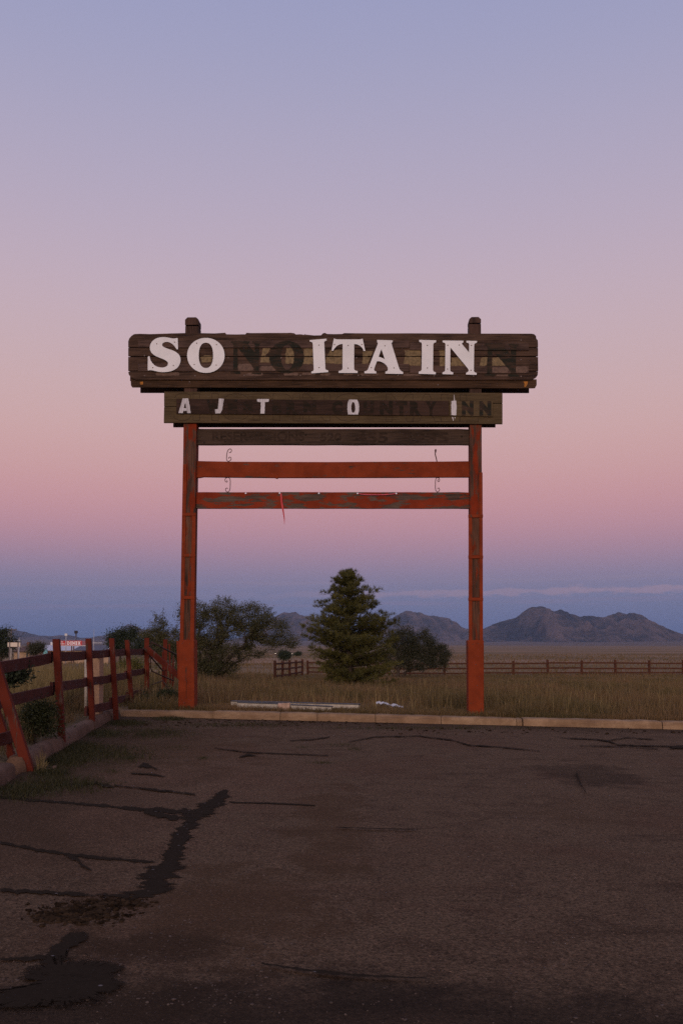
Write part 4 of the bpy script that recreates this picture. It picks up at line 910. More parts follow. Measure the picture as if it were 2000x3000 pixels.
# broken gate / brace between the last fence post and the sign
gate = tag(empty('broken_gate', (pF.x+0.3, 27, field_z(pF.x, 27))), 'broken gate of rusty pipes and one diagonal red board beside the left sign post', 'gate')
go = gate.location
pG = at(484, 2050, 29.5); mb = MB(); post_beam(mb, Vector((pG.x, 29.5, field_z(pG.x, 29.5)-0.2))-go, at(485, 1873, 29.5)-go, 0.12, 0.12); mb.build('post', M['fence_post'], gate, 0.008)
MB().beam(at(429, 1899, 26.0)-go, at(535, 1990, 25.2)-go, 0.05, 0.15).build('diagonal_board', M['fence_post'], gate, 0.006)
for a_, b2, r_ in (((444, 1881, 26.1), (518, 1919, 27.0), 0.022), ((420, 1898, 26.0), (478, 1966, 26.6), 0.02), ((480, 1998, 26.6), (506, 2034, 26.8), 0.02), ((444, 1966, 26.2), (508, 1994, 26.9), 0.018), ((446, 2006, 26.2), (478, 1994, 26.6), 0.014), ((443, 1884, 26.1), (441, 1956, 26.1), 0.014), ((441, 1956, 26.1), (447, 1967, 26.2), 0.014)):
    MB().tube([at(*a_)-go, at(*b2)-go], r_, 6).build('pipe', M['pipe'], gate, shade=True)
for (xt, yt, xb, yb2, Y_) in ((508, 1920, 507, 2042, 28.0), (497, 1886, 500, 2005, 28.6), (478, 1900, 477, 2046, 27.4), (483, 1962, 480, 2044, 27.6)):
    MB().beam(at(xt, yt, Y_)-go, at(xb, yb2, Y_)-go, 0.045, 0.045, Vector((0, 1, 0))).build('batten', M['fence_post'], gate, 0.004)
for (a_, b2, Y_) in (((480, 1968), (510, 1950), 27.6), ((470, 1928), (480, 1929), 27.4)):
    MB().beam(at(*a_, Y_)-go, at(*b2, Y_)-go, 0.03, 0.035).build('batten', M['fence_post'], gate, 0.003)
# far fences
def ranch_fence(pts, label, rails=(0.30, 0.64, 0.98), hp=1.18, sp=2.44, skip=()):
    a0 = Vector(pts[0]); f_ = tag(empty('ranch_fence', (a0.x, a0.y, field_z(a0.x, a0.y))), label, 'fence'); o = f_.location; PP = []
    pm = None
    for a_, b2 in zip(pts[:-1], pts[1:]):
        a_ = Vector(a_); b2 = Vector(b2); L = (b2-a_).length; n = max(1, round(L/sp))
        for i in range(n+(1 if b2 == Vector(pts[-1]) else 0)): p = a_+(b2-a_)*i/n; PP.append(Vector((p.x, p.y, field_z(p.x, p.y))))
    for i, p in enumerate(PP):
        lean = Vector((jit(0.03), jit(0.03), hp+jit(0.04)))
        mb = MB(); post_beam(mb, p-o-Vector((0, 0, 0.2)), p-o+lean, 0.15, 0.12, Vector((1, 0, 0))); mb.build('post', M['far_red'], f_)
        if i and i not in skip:
            for z in rails:
                q = PP[i-1]; z1 = z+jit(0.025); MB().beam(q-o+Vector((0, -0.08, z1)), p-o+Vector((0, -0.08, z1+jit(0.02))), 0.04, 0.10).build('rail', M['far_red'], f_)
    return f_
cx, cy = -2.3, 68.5
ranch_fence([(27.5, 67.0, 0), (14, 67.8, 0), (cx, cy, 0)], 'low red ranch fence crossing the field in front of the mountains', rails=(0.16, 0.46, 0.80), hp=1.0)
ranch_fence([(-3.75, 56.5, 0), (cx-0.35, cy-1.2, 0)], 'side fence running back into the field behind the spreading mesquite', rails=(0.25, 0.58, 0.92), hp=1.08)

# =================================================================== VEGETATION
def unit(n):
    v = rng.normal(size=(n, 3)); return v/np.linalg.norm(v, axis=1)[:, None]
def leaf_quads(C, D, Lg, Wd, Nn=None):
    """leaf-shaped quads: centre C, along D, random roll"""
    n = len(C); D = D/np.linalg.norm(D, axis=1)[:, None]; Sd = np.cross(D, unit(n)); Sd /= np.linalg.norm(Sd, axis=1)[:, None]+1e-9
    Lg = np.asarray(Lg)[:, None]; Wd = np.asarray(Wd)[:, None]
    V = np.empty((n, 4, 3)); V[:, 0] = C-D*Lg/2; V[:, 1] = C+Sd*Wd/2; V[:, 2] = C+D*Lg/2; V[:, 3] = C-Sd*Wd/2
    return V.reshape(-1, 3)
M['bark'] = wood('dark_bark', (0.075, 0.055, 0.042), (0.028, 0.02, 0.016), 'z')
M['mesq'] = leafmat('mesquite_leaf', (0.050, 0.053, 0.020, 1), (0.165, 0.146, 0.060, 1), 0.35)
M['mesq2'] = leafmat('dark_mesquite_leaf', (0.030, 0.034, 0.017, 1), (0.095, 0.088, 0.046, 1), 0.25)
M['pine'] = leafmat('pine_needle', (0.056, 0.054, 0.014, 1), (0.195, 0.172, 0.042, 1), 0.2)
M['juniper'] = leafmat('juniper_leaf', (0.018, 0.026, 0.013, 1), (0.050, 0.062, 0.028, 1), 0.15)
M['shrub'] = leafmat('weedy_leaf', (0.022, 0.028, 0.010, 1), (0.062, 0.066, 0.022, 1), 0.3)
M['gold'] = leafmat('yellowish_weed', (0.080, 0.080, 0.018, 1), (0.190, 0.160, 0.040, 1), 0.3)
def cluster_tree(name, label, cat, base, stems, lobes, mat, nclus, leaves, lsize, crad, group=None, droop=0.0, bark='bark', rbase=0.09, shell=0.45, trunk_name='trunk', crown_name='crown', twigs=0):
    """base: ground point; stems: lower trunk guide points (relative); lobes: (dx, dy, dz, rx, ry, rz, weight)"""
    root = tag(empty(name, base), label, cat, group)
    wts = np.array([l[6] for l in lobes], float); wts /= wts.sum()
    pts = []
    for _ in range(nclus):
        l = lobes[rng.choice(len(lobes), p=wts)]; d = unit(1)[0]; r_ = rng.uniform(shell, 1)**0.6
        p = np.array(l[:3])+d*r_*np.array(l[3:6])
        if p[2] > 0.12: pts.append(p)
    pts = np.array(pts)
    nodes = []; par = []
    for st in stems:
        prev = -1
        for q in st:
            nodes.append(np.array(q, float)); par.append(prev); prev = len(nodes)-1
    ns0 = len(nodes)
    order = np.argsort(np.linalg.norm(pts-np.array([0, 0, 0.3]), axis=1))
    ends = []
    for k in order:
        p = pts[k]; A = np.array(nodes); dd = np.linalg.norm(A-p, axis=1)+0.25*np.maximum(0, A[:, 2]-p[2]); j = int(np.argmin(dd))
        q = nodes[j]; L = np.linalg.norm(p-q); n = max(1, int(L/0.4)); prev = j
        for i in range(1, n+1):
            x = q+(p-q)*i/n; x = x+rng.normal(size=3)*0.04*(i < n)+np.array([0, 0, 0.06*L*math.sin(math.pi*i/n)]); nodes.append(x); par.append(prev); prev = len(nodes)-1
        ends.append(prev)
    cnt = np.zeros(len(nodes)); 
    for e in ends: cnt[e] += 1
    for i in range(len(nodes)-1, -1, -1):
        if par[i] >= 0: cnt[par[i]] += cnt[i]
    tot = max(1, cnt.max()); rad = np.maximum(0.004, rbase*(np.maximum(cnt, 0.5)/tot)**0.5)
    mb = MB()
    for i in range(len(nodes)):
        if par[i] >= 0:
            j = par[i]; mb.tube([nodes[j], nodes[i]], [min(rad[j], rad[i]*1.3), rad[i]], 5 if rad[i] > 0.02 else 3, cap=False)
    mb.build(trunk_name, M[bark], root, shade=True)
    Cn = np.array([nodes[e] for e in ends]); n = len(Cn)
    per = leaves//max(1, n); C = []; D = []; tone = []
    for c_ in Cn:
        m_ = int(per*rng.uniform(0.5, 1.5)); off = rng.normal(size=(m_, 3))*crad*rng.uniform(0.7, 1.25); off[:, 2] *= 0.75
        C.append(c_+off); D.append(unit(m_)*0.8+np.array([0, 0, -droop])+off/(crad*3)); tone.append(np.clip(rng.normal(0.45, 0.18)+rng.normal(size=m_)*0.22, 0, 1))
    for _ in range(twigs):                    # long wispy shoots that break the outline
        c_ = Cn[rng.integers(n)]; d = c_-Cn.mean(0); d = d/np.linalg.norm(d)*0.7+rng.normal(size=3)*0.35+np.array([0, 0, 0.35]); L = rng.uniform(0.2, 0.5); m_ = 26
        tt = rng.uniform(0, 1, m_)[:, None]; C.append(c_+d*L*tt+rng.normal(size=(m_, 3))*0.035); D.append(unit(m_)+d*0.4); tone.append(np.clip(rng.normal(0.4, 0.2, m_), 0, 1))
    C = np.concatenate(C); D = np.concatenate(D); tone = np.concatenate(tone); ok = C[:, 2] > 0.03; C, D, tone = C[ok], D[ok], tone[ok]
    V = leaf_quads(C, D, lsize*rng.uniform(0.6, 1.4, len(C)), lsize*0.34*rng.uniform(0.7, 1.3, len(C)))
    cr = soup(crown_name, V, 4, M[mat], root, np.repeat(tone, 4)); cr['kind'] = 'stuff'
    return root
def lobe(px, py, rpx, rpy, Y, base, w, dy=0.0, ry=None):
    c_ = at(px, py, Y)-base; k = Y/F
    return (c_.x, dy, c_.z, rpx*k, (ry if ry else rpx*k*0.9), rpy*k, w)
# spreading mesquite left of the pine
Y = 46.0; bs = on_field(632, Y)
cluster_tree('mesquite_tree', 'wide spreading mesquite with wispy grey-green leaves between the sign posts', 'tree', bs,
    [[(0, 0, -0.1), (-0.12, 0, 0.5), (-0.35, 0.1, 1.0), (-0.7, 0.1, 1.6)], [(0.05, 0, -0.1), (0.1, 0, 0.5), (0.3, -0.1, 1.1), (0.5, 0, 1.8)], [(0.12, 0, -0.1), (0.35, 0.05, 0.45), (0.9, 0, 0.95), (1.5, 0, 1.3)], [(-0.1, 0.05, -0.1), (-0.45, 0.1, 0.5), (-1.0, 0.1, 0.95)]],
    [lobe(612, 1850, 60, 66, Y, bs, 3), lobe(655, 1790, 38, 40, Y, bs, 1.6), lobe(735, 1812, 66, 46, Y, bs, 2.6), lobe(790, 1846, 66, 40, Y, bs, 2.0), lobe(690, 1870, 84, 50, Y, bs, 2.6), lobe(588, 1915, 42, 60, Y, bs, 2.4), lobe(850, 1880, 26, 22, Y, bs, 0.5), lobe(580, 1800, 36, 44, Y, bs, 1.4), lobe(606, 1965, 46, 34, Y, bs, 2.0), lobe(690, 1915, 76, 34, Y, bs, 1.8), lobe(640, 1955, 62, 30, Y, bs, 1.2), lobe(765, 1885, 60, 34, Y, bs, 1.2), lobe(700, 1800, 70, 30, Y, bs, 1.2)],
    'mesq', 1400, 72000, 0.072, 0.125, rbase=0.11, twigs=170)
# lower dark mesquite right of the pine
Y = 58.0; bs = on_field(1165, Y)
cluster_tree('mesquite_tree', 'low dark rounded mesquite just right of the pine', 'tree', bs,
    [[(0, 0, -0.1), (0.0, 0, 0.5), (0.2, 0, 1.1)], [(0.2, 0, -0.1), (0.5, 0, 0.5), (1.2, 0, 0.9)], [(0.1, 0, -0.1), (0.3, 0, 0.4), (2.0, 0, 0.7)], [(-0.1, 0, -0.1), (-0.5, 0, 0.6)]],
    [lobe(1180, 1880, 50, 46, Y, bs, 3), lobe(1235, 1890, 46, 46, Y, bs, 3), lobe(1285, 1925, 34, 40, Y, bs, 2), lobe(1150, 1920, 50, 40, Y, bs, 2), lobe(1220, 1940, 60, 26, Y, bs, 2)],
    'mesq2', 560, 44000, 0.085, 0.15, rbase=0.10, shell=0.25, twigs=90)
# sparse mesquite shoots behind the broken gate
Y = 38.0; bs = on_field(500, Y)
cluster_tree('mesquite_sapling', 'thin sparse mesquite behind the broken gate at the left sign post', 'tree', bs,
    [[(0, 0, -0.1), (-0.1, 0, 0.6), (-0.3, 0, 1.2), (-0.35, 0, 1.8)], [(0.1, 0, -0.1), (0.2, 0, 0.7), (0.35, 0, 1.4)]],
    [lobe(470, 1845, 22, 40, Y, bs, 1.2), lobe(445, 1865, 30, 26, Y, bs, 1.2), lobe(515, 1875, 38, 32, Y, bs, 2.2), lobe(490, 1905, 45, 28, Y, bs, 2), lobe(535, 1800, 14, 28, Y, bs, 0.5), lobe(500, 1950, 50, 40, Y, bs, 2.0), lobe(545, 1930, 35, 60, Y, bs, 2.0)],
    'mesq', 300, 14000, 0.068, 0.11, rbase=0.035, twigs=110)
# dark junipers and bushes further back
def bush(name, label, cat, px, Y, lobes, mat, ncl, nl, ls, cr, group=None, rb=0.08, zoff=None, shell=0.1):
    bs = on_field(px, Y)
    if zoff is not None: bs.z = zoff
    return cluster_tree(name, label, cat, bs, [[(0, 0, -0.2), (0, 0, 0.3), (0.05, 0, 0.7)]], [lobe(*l[:4], Y, bs, l[4]) for l in lobes], mat, ncl, nl, ls, cr, group, rbase=rb, shell=shell)
bush('juniper_tree', 'dark juniper behind the fence just left of the broken gate', 'tree', 352, 62, [(345, 1868, 24, 20, 2), (360, 1856, 10, 14, 1), (385, 1862, 20, 24, 2), (390, 1852, 8, 14, 1), (355, 1890, 34, 18, 2), (330, 1885, 16, 14, 1)], 'juniper', 120, 6500, 0.13, 0.22)
bush('juniper_tree', 'dark low juniper mass behind the broken gate', 'tree', 430, 60, [(425, 1880, 26, 24, 2), (450, 1895, 40, 24, 2), (500, 1905, 40, 26, 2), (405, 1900, 20, 22, 1)], 'juniper', 120, 6000, 0.13, 0.24)
bush('conifer_tree', 'dark ragged conifer at the left edge of the photograph', 'tree', 5, 85, [(0, 1872, 26, 32, 3), (14, 1850, 8, 14, 1), (30, 1885, 20, 18, 2), (10, 1900, 34, 26, 3), (-30, 1880, 40, 40, 3)], 'juniper', 170, 8000, 0.17, 0.30, rb=0.16)
bush('small_tree', 'small round tree in front of the white-roofed building', 'tree', 108, 105, [(108, 1900, 22, 14, 3), (122, 1893, 10, 10, 1), (98, 1908, 16, 12, 1)], 'mesq2', 90, 4500, 0.17, 0.26)
bush('juniper_tree', 'small dark round juniper far off between the mesquite and the pine', 'tree', 831, 150, [(831, 1918, 17, 14, 3), (840, 1922, 10, 10, 1)], 'juniper', 80, 3500, 0.22, 0.30)
bush('far_shrub', 'tiny dark shrub far off beside the pine', 'shrub', 872, 240, [(868, 1917, 7, 4, 1), (876, 1915, 5, 4, 1)], 'juniper', 30, 1000, 0.3, 0.3)
bush('leafy_shrub', 'dark broad-leaved shrub behind the top rail at the left edge', 'shrub', 25, 13.6, [(25, 1978, 50, 16, 2), (60, 1972, 26, 12, 1), (10, 1992, 40, 12, 1)], 'juniper', 70, 1300, 0.075, 0.07, rb=0.02)
bush('weedy_shrub', 'dark green weed clump behind the fence near the leaning post', 'shrub', 108, 14.2, [(105, 2090, 34, 30, 2), (130, 2085, 26, 24, 1), (110, 2125, 44, 40, 2), (150, 2140, 26, 30, 1)], 'shrub', 110, 5200, 0.045, 0.09, rb=0.015)
bush('weedy_shrub', 'yellow-green weed patch behind the fence left of the gate', 'shrub', 400, 33, [(395, 1945, 26, 16, 2), (365, 1950, 26, 18, 2), (415, 1960, 20, 20, 1)], 'gold', 70, 3200, 0.07, 0.14, rb=0.02)
bush('weedy_shrub', 'dark weed thicket at the foot of the left sign post', 'shrub', 470, 23.6, [(430, 2055, 38, 18, 2), (490, 2055, 34, 20, 2), (455, 2062, 50, 14, 2), (405, 2062, 24, 14, 1)], 'shrub', 110, 5200, 0.05, 0.10, rb=0.015)
# ---- the pine
Y = 38.0; bs = on_field(1022, Y); pine = tag(empty('pine_tree', bs), 'bushy green pine tree standing between the sign posts', 'tree'); kk = Y/F
H = (2020-1688)*kk
mb = MB(); tz = np.linspace(-0.15, H*0.985, 14); tx = [-0.02*0+0.0 for _ in tz]
axis_dx = lambda z: lin(0.05, -0.05, z/H)
mb.tube([(axis_dx(z), 0, z) for z in tz], [lin(0.13, 0.012, i/13) for i in range(14)], 8)
prof_z = np.array([2012, 1988, 1960, 1940, 1920, 1890, 1860, 1840, 1825, 1810, 1770, 1725, 1710, 1690]); ph = (2020-prof_z)*kk
pl = np.array([50, 74, 92, 94, 106, 134, 132, 120, 106, 94, 72, 42, 34, 13])*kk; pr = np.array([112, 124, 132, 134, 134, 136, 138, 130, 104, 86, 80, 42, 34, 13])*kk
pine_t = []; tone = []
zc = 0.12
while zc < H-0.05:
    nb = 10 if zc < H*0.7 else 7
    a0 = rng.uniform(0, 6.28)
    for k in range(nb):
        az = a0+2*math.pi*k/nb+rng.normal()*0.2; ca = math.cos(az); zz = max(0.08, zc+rng.normal()*0.13)
        l_ = np.interp(zz, ph, pl); r_ = np.interp(zz, ph, pr); L = (r_ if ca > 0 else l_)*abs(ca)+0.5*(l_+r_)*0.95*(1-abs(ca)); L *= rng.uniform(0.74, 1.08)
        if rng.uniform() < 0.08: L *= 0.5
        if L < 0.08: L = 0.08
        d = np.array([ca, math.sin(az), 0]); nseg = max(3, int(L/0.22)); path = []
        rise = lin(0.25, 0.95, zz/H)*rng.uniform(0.6, 1.4)
        for i in range(nseg+1):
            s_ = i/nseg; path.append(np.array([axis_dx(zz), 0, zz-0.10*L])+d*L*s_+np.array([0, 0, L*(rise*0.45*s_**1.6-0.10*s_*(1-s_))]))
        mb.tube(path, [lin(0.022, 0.006, i/nseg)*(0.5+L*0.4) for i in range(nseg+1)], 4, cap=False)
        btone = np.clip(rng.normal(0.42, 0.16), 0.05, 0.9)
        for i in range(1, nseg+1):
            s_ = i/nseg
            if s_ < 0.22: continue
            nt_ = rng.integers(8, 12)
            for _ in range(nt_):
                side = rng.normal(size=3)*0.5; side[2] = abs(side[2])*0.7+0.05
                c_ = path[i]+side*(0.15+0.10*L*(1-abs(s_-0.6)))*rng.uniform(0.3, 1.2)
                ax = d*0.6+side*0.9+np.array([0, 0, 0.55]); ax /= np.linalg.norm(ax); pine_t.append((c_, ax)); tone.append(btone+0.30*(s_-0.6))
    zc += lin(0.27, 0.17, zc/H)
for _ in range(30): pine_t.append((np.array([axis_dx(H)+rng.normal()*0.05, rng.normal()*0.05, H*rng.uniform(0.93, 1.0)]), np.array([rng.normal()*.2, rng.normal()*.2, 1.0]))); tone.append(0.5)
mb.build('trunk', M['bark'], pine, shade=True)
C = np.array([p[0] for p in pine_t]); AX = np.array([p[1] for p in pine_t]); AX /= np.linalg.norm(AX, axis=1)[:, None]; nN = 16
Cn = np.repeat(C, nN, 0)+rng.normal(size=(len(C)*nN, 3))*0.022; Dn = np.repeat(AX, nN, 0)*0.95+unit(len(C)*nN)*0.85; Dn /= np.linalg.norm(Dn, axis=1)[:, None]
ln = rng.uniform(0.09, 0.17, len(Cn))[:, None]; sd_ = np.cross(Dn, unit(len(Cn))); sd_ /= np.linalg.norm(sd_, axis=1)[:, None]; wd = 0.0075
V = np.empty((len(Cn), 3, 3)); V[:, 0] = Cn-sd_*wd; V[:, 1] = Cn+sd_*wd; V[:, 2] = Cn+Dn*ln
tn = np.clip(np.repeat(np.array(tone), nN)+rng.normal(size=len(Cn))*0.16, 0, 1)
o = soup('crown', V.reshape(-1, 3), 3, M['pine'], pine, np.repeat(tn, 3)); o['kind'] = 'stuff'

# ---- grass: blades as real geometry
M['grass'] = leafmat('dry_field_grass', (0.085, 0.068, 0.022, 1), (0.220, 0.148, 0.056, 1), 0.35, dry=((0.230, 0.135, 0.060, 1), 0.16))
M['grass_g'] = leafmat('short_green_grass', (0.026, 0.028, 0.008, 1), (0.085, 0.068, 0.024, 1), 0.3)
M['straw'] = leafmat('pale_straw', (0.17, 0.122, 0.045, 1), (0.38, 0.275, 0.115, 1), 0.35)
fz = np.vectorize(field_z); lz = np.vectorize(lot_z)
def grass(name, label, X, Yv, Zv, h, w, mat, lean=0.35, tone=(0.45, 0.25), patch=0.0):
    n = len(X); a_ = rng.uniform(0, 2*np.pi, n); d = np.stack([np.cos(a_), np.sin(a_), np.zeros(n)], 1); s_ = np.stack([-np.sin(a_), np.cos(a_), np.zeros(n)], 1)
    rot = rng.uniform(-1, 1, n)[:, None]; s_ = s_*np.cos(rot)+d*np.sin(rot)
    B0 = np.stack([X, Yv, Zv-0.02], 1); up = np.array([0, 0, 1.0]); h = h[:, None]; w = w[:, None]; ln_ = (rng.uniform(0.1, 1, n)*lean)[:, None]
    m1 = B0+up*h*0.55+d*h*ln_*0.35; tp = B0+up*h*(1-0.25*ln_)+d*h*ln_
    V = np.empty((n, 6, 3)); V[:, 0] = B0-s_*w/2; V[:, 1] = B0+s_*w/2; V[:, 2] = m1+s_*w*0.4; V[:, 3] = m1-s_*w*0.4; V[:, 4] = tp+s_*w*0.08; V[:, 5] = tp-s_*w*0.08
    idx = (np.arange(n)*6)[:, None]; quads = np.concatenate([idx+np.array([[0, 1, 2, 3]]), idx+np.array([[3, 2, 4, 5]])], 1).reshape(-1)
    tn = np.clip(rng.normal(tone[0], tone[1], n)+(patch*np.sin(X*1.3+Yv*0.6) if patch else 0), 0, 1)
    me = bpy.data.meshes.new(name); me.vertices.add(n*6); me.vertices.foreach_set('co', V.astype(np.float32).ravel())
    me.loops.add(len(quads)); me.loops.foreach_set('vertex_index', quads.astype(np.int32)); me.polygons.add(n*2); me.polygons.foreach_set('loop_start', np.arange(0, n*8, 4, dtype=np.int32))
    at_ = me.attributes.new('rnd', 'FLOAT', 'POINT'); at_.data.foreach_set('value', np.repeat(tn, 6).astype(np.float32)); me.update(calc_edges=True)
    return tag(link(name, me, M[mat]), label, 'grass', kind='stuff')
def clumped(n, y0, y1, xlim, power=1.0):
    """points denser near the camera, gathered into clumps"""
    y = y0*(y1/y0)**rng.uniform(0, 1, n)**power; x = rng.uniform(-1, 1, n)*(0.40*y+2)
    k = np.array([mnoise.noise(Vector((a_*0.55, b2*0.55, 3.1)))+0.6*mnoise.noise(Vector((a_*1.9, b2*1.9, 7.1))) for a_, b2 in zip(x, y)])
    keep = rng.uniform(0, 1, n) < np.clip(0.62+k*0.9, 0.12, 1)
    dd = np.array([d_out(a_, b2) for a_, b2 in zip(x, y)]); keep &= (dd > 0.35)&(y < y1)
    x, y, k, dd = x[keep], y[keep], k[keep], dd[keep]; return x, y, k, dd
x, y, k, dd = clumped(430000, 11.5, 70, 0)
nearsign = (np.abs(x+0.2) < 2.9)&(y < 23.2)
hgt = (0.30+0.16*k)*rng.uniform(0.45, 1.4, len(x))*np.clip(0.5+dd*0.3, 0, 1)*np.clip(1.25-(y-22)/55, 0.4, 1)*np.where(x < -5, 1.5, 1.0); hgt = np.where(nearsign, hgt*0.55, hgt); hgt = np.clip(hgt, 0.05, 1.3)
grass('field_grass', 'tall dry olive-brown grass filling the field behind the kerb', x, y, fz(x, y), hgt, 0.005+0.0003*y, 'grass', lean=0.8, patch=0.10)
x, y, k, dd = clumped(40000, 62, 330, 0)
grass('distant_grass', 'dry grass tufts on the plain beyond the ranch fence', x, y, fz(x, y), (0.18+0.12*k)*rng.uniform(0.6, 1.4, len(x))+0.06, 0.0006*y, 'grass', lean=0.9, tone=(0.5, 0.2))
# pale stalks
x, y, k, dd = clumped(12000, 12, 55, 0); keep = dd > 0.8; x, y, k = x[keep], y[keep], k[keep]
grass('straw_stalks', 'pale straw stalks rising above the field grass', x, y, fz(x, y), rng.uniform(0.30, 0.70, len(x))*np.where(x < -5, 1.4, 0.85)*np.clip(1.2-(y-22)/50, 0.4, 1), 0.005+0.00025*y, 'straw', lean=0.3)
n = 26000; x = rng.uniform(-4.6, 12, n); y = kerb_y(x)+0.30+rng.uniform(0, 1, n)**1.6*1.3
grass('kerb_top_grass', 'low brownish grass growing up to the back of the far kerb', x, y, fz(x, y), rng.uniform(0.04, 0.17, n), np.full(n, 0.010), 'grass', lean=0.8, tone=(0.35, 0.25))
# dry stand of grass behind the left fence
n = 16000; y = rng.uniform(15, 34, n); x = fence_x(y)-0.9-rng.uniform(0, 1, n)*(y*0.11+0.5); 
grass('dry_grass_stand', 'straw-coloured tall grass behind the left fence', x, y, fz(x, y), rng.uniform(0.35, 0.95, n), 0.006+0.0003*y, 'straw', lean=0.4, tone=(0.25, 0.2))
# short green grass along the lot edges
def edge_grass(spots, n_, name, label, mat='grass_g', hmax=0.12):
    X = []; Yy = []; Hh = []
    for (px, py, rx, ry, dn) in spots:
        m_ = int(n_*dn); a_ = rng.normal(size=(m_, 2))*0.5
        for q in a_:
            p = on_lot(px+q[0]*rx, py+q[1]*ry)
            if d_out(p.x, p.y) < -0.02: X.append(p.x); Yy.append(p.y); Hh.append(rng.uniform(0.25, 1)*hmax*math.exp(-0.5*(q[0]**2+q[1]**2)))
    X = np.array(X); Yy = np.array(Yy); return grass(name, label, X, Yy, lz(X, Yy), np.array(Hh), np.full(len(X), 0.008), mat, lean=0.7, tone=(0.35, 0.25))
edge_grass([(190, 2225, 90, 26, 3), (240, 2195, 90, 26, 2.4), (150, 2265, 60, 20, 1.2), (300, 2150, 70, 14, 1.4), (370, 2120, 80, 10, 1.6), (500, 2106, 60, 7, 1.2), (60, 2320, 110, 30, 1.3), (180, 2300, 170, 30, 1.8), (330, 2210, 150, 34, 1.6), (450, 2150, 150, 20, 1.3), (700, 2125, 240, 8, 0.8), (1250, 2135, 500, 6, 1.0), (130, 2260, 30, 14, 0.6)], 1500, 'kerb_grass', 'short green grass along the foot of the left fence', hmax=0.10)
edge_grass([(380, 2222, 40, 8, 1.2), (520, 2190, 60, 12, 1.2), (595, 2222, 22, 6, 0.8), (1000, 2183, 60, 8, 1.2), (1040, 2195, 36, 8, 0.8), (940, 2235, 60, 6, 0.9), (890, 2190, 40, 6, 0.6), (200, 2250, 60, 14, 0.8), (330, 2260, 60, 10, 0.7)], 380, 'lot_weeds', 'small weed tufts growing through the asphalt cracks', hmax=0.055)
edge_grass([(120, 2252, 16, 14, 1)], 110, 'dead_grass', 'dead straw-coloured grass at the foot of the leaning post', mat='straw', hmax=0.34)

# =================================================================== SMALL THINGS
M['stone'] = plain('loose_gravel_stone', (0.075, 0.052, 0.040), 0.9, var=0.6, scale=30)
def stones(name, label, spots, n_, smin, smax, mat):
    bmr = bmesh.new(); bmesh.ops.create_icosphere(bmr, subdivisions=1, radius=1); bv = np.array([v.co[:] for v in bmr.verts]); bf = [[v.index for v in f_.verts] for f_ in bmr.faces]; bmr.free(); gauss = 'pothole' in label
    V = []; Fc = []
    for (px, py, rx, ry, dn) in spots:
        for _ in range(int(n_*dn)):
            jx, jy = (random.gauss(0, 0.5), random.gauss(0, 0.5)) if gauss else (random.uniform(-1, 1), random.uniform(-1, 1)); p = on_lot(px+jx*rx, py+jy*ry)
            if d_out(p.x, p.y) > -0.03: continue
            s_ = random.uniform(smin, smax)*random.choice((0.6, 0.8, 1, 1.3)); q = bv*(1+0.25*rng.normal(size=(len(bv), 1)))*np.array([s_*random.uniform(0.8, 1.4), s_, s_*0.6])
            b0 = len(V); V += [tuple(v) for v in q+np.array([p.x, p.y, p.z+s_*0.25])]; Fc += [tuple(b0+i for i in f_) for f_ in bf]
    mb = MB(); mb.v = V; mb.f = Fc
    me = bpy.data.meshes.new(name); me.from_pydata(V, [], Fc); return tag(link(name, me, M[mat]), label, 'gravel', kind='stuff')
stones('loose_gravel', 'loose gravel scattered over the asphalt', [(1000, 2600, 1000, 400, 5), (400, 2750, 400, 200, 3), (600, 2250, 600, 120, 2)], 230, 0.0025, 0.0065, 'stone')
M['rubble'] = plain('dark_crumbled_asphalt', (0.030, 0.0185, 0.0105), 0.98, var=0.85, scale=16, spec=0.02)
stones('crumbled_asphalt', 'crumbled dark asphalt in the pothole left of the seam', [(245, 2676, 130, 30, 2.4), (340, 2648, 90, 14, 1.2), (160, 2690, 60, 14, 0.8)], 300, 0.004, 0.015, 'rubble')
stones('kerb_rubble', 'dark crumbs of asphalt along the foot of the far kerb', [(900, 2118, 300, 9, 0.7), (1000, 2112, 160, 4, 0.4), (1550, 2142, 450, 10, 0.6), (500, 2120, 160, 12, 0.4)], 200, 0.008, 0.030, 'rubble')
# stones at the leaning post
def rock(name, label, p, sx, sy, sz, mat, seed):
    bm = bmesh.new(); bmesh.ops.create_icosphere(bm, subdivisions=3, radius=1)
    for v in bm.verts:
        n_ = mnoise.fractal(v.co*1.4+Vector((seed, 0, 0)), 1, 2, 4); v.co = Vector((v.co.x*sx, v.co.y*sy, v.co.z*sz))*(1+0.22*n_)
    me = bpy.data.meshes.new(name); bm.to_mesh(me); bm.free(); o = link(name, me, M[mat], shade=True); o.location = p; return tag(o, label, 'rock')
p = on_lot(66, 2238); rock('rock', 'rounded tan stone wedged between the kerb end and the leaning post', p+Vector((0, 0.1, 0.07)), 0.09, 0.11, 0.12, 'kerb', 1.1)
# broken concrete collar
p = on_lot(138, 2256); mb = MB(); n = 26
for i in range(n):
    a_ = 2*math.pi*i/n; w_ = 1+0.12*mnoise.noise(Vector((math.cos(a_)*2, math.sin(a_)*2, 3)))
    for (r_, z) in ((0.115, -0.05), (0.11, 0.035+0.012*math.sin(3*a_)), (0.075, 0.04+0.012*math.sin(3*a_+1)), (0.062, -0.01)): mb.v.append((r_*w_*math.cos(a_)*1.0, r_*w_*math.sin(a_)*1.3, z))
for i in range(n):
    for k in range(3): mb.f.append((i*4+k, ((i+1) % n)*4+k, ((i+1) % n)*4+k+1, i*4+k+1))
mb.f.append(tuple(i*4+3 for i in range(n)))
o = mb.build('concrete_collar', M['kerb2'], shade=True); o.location = p; tag(o, 'broken round concrete collar on the asphalt beside the leaning post', 'concrete')
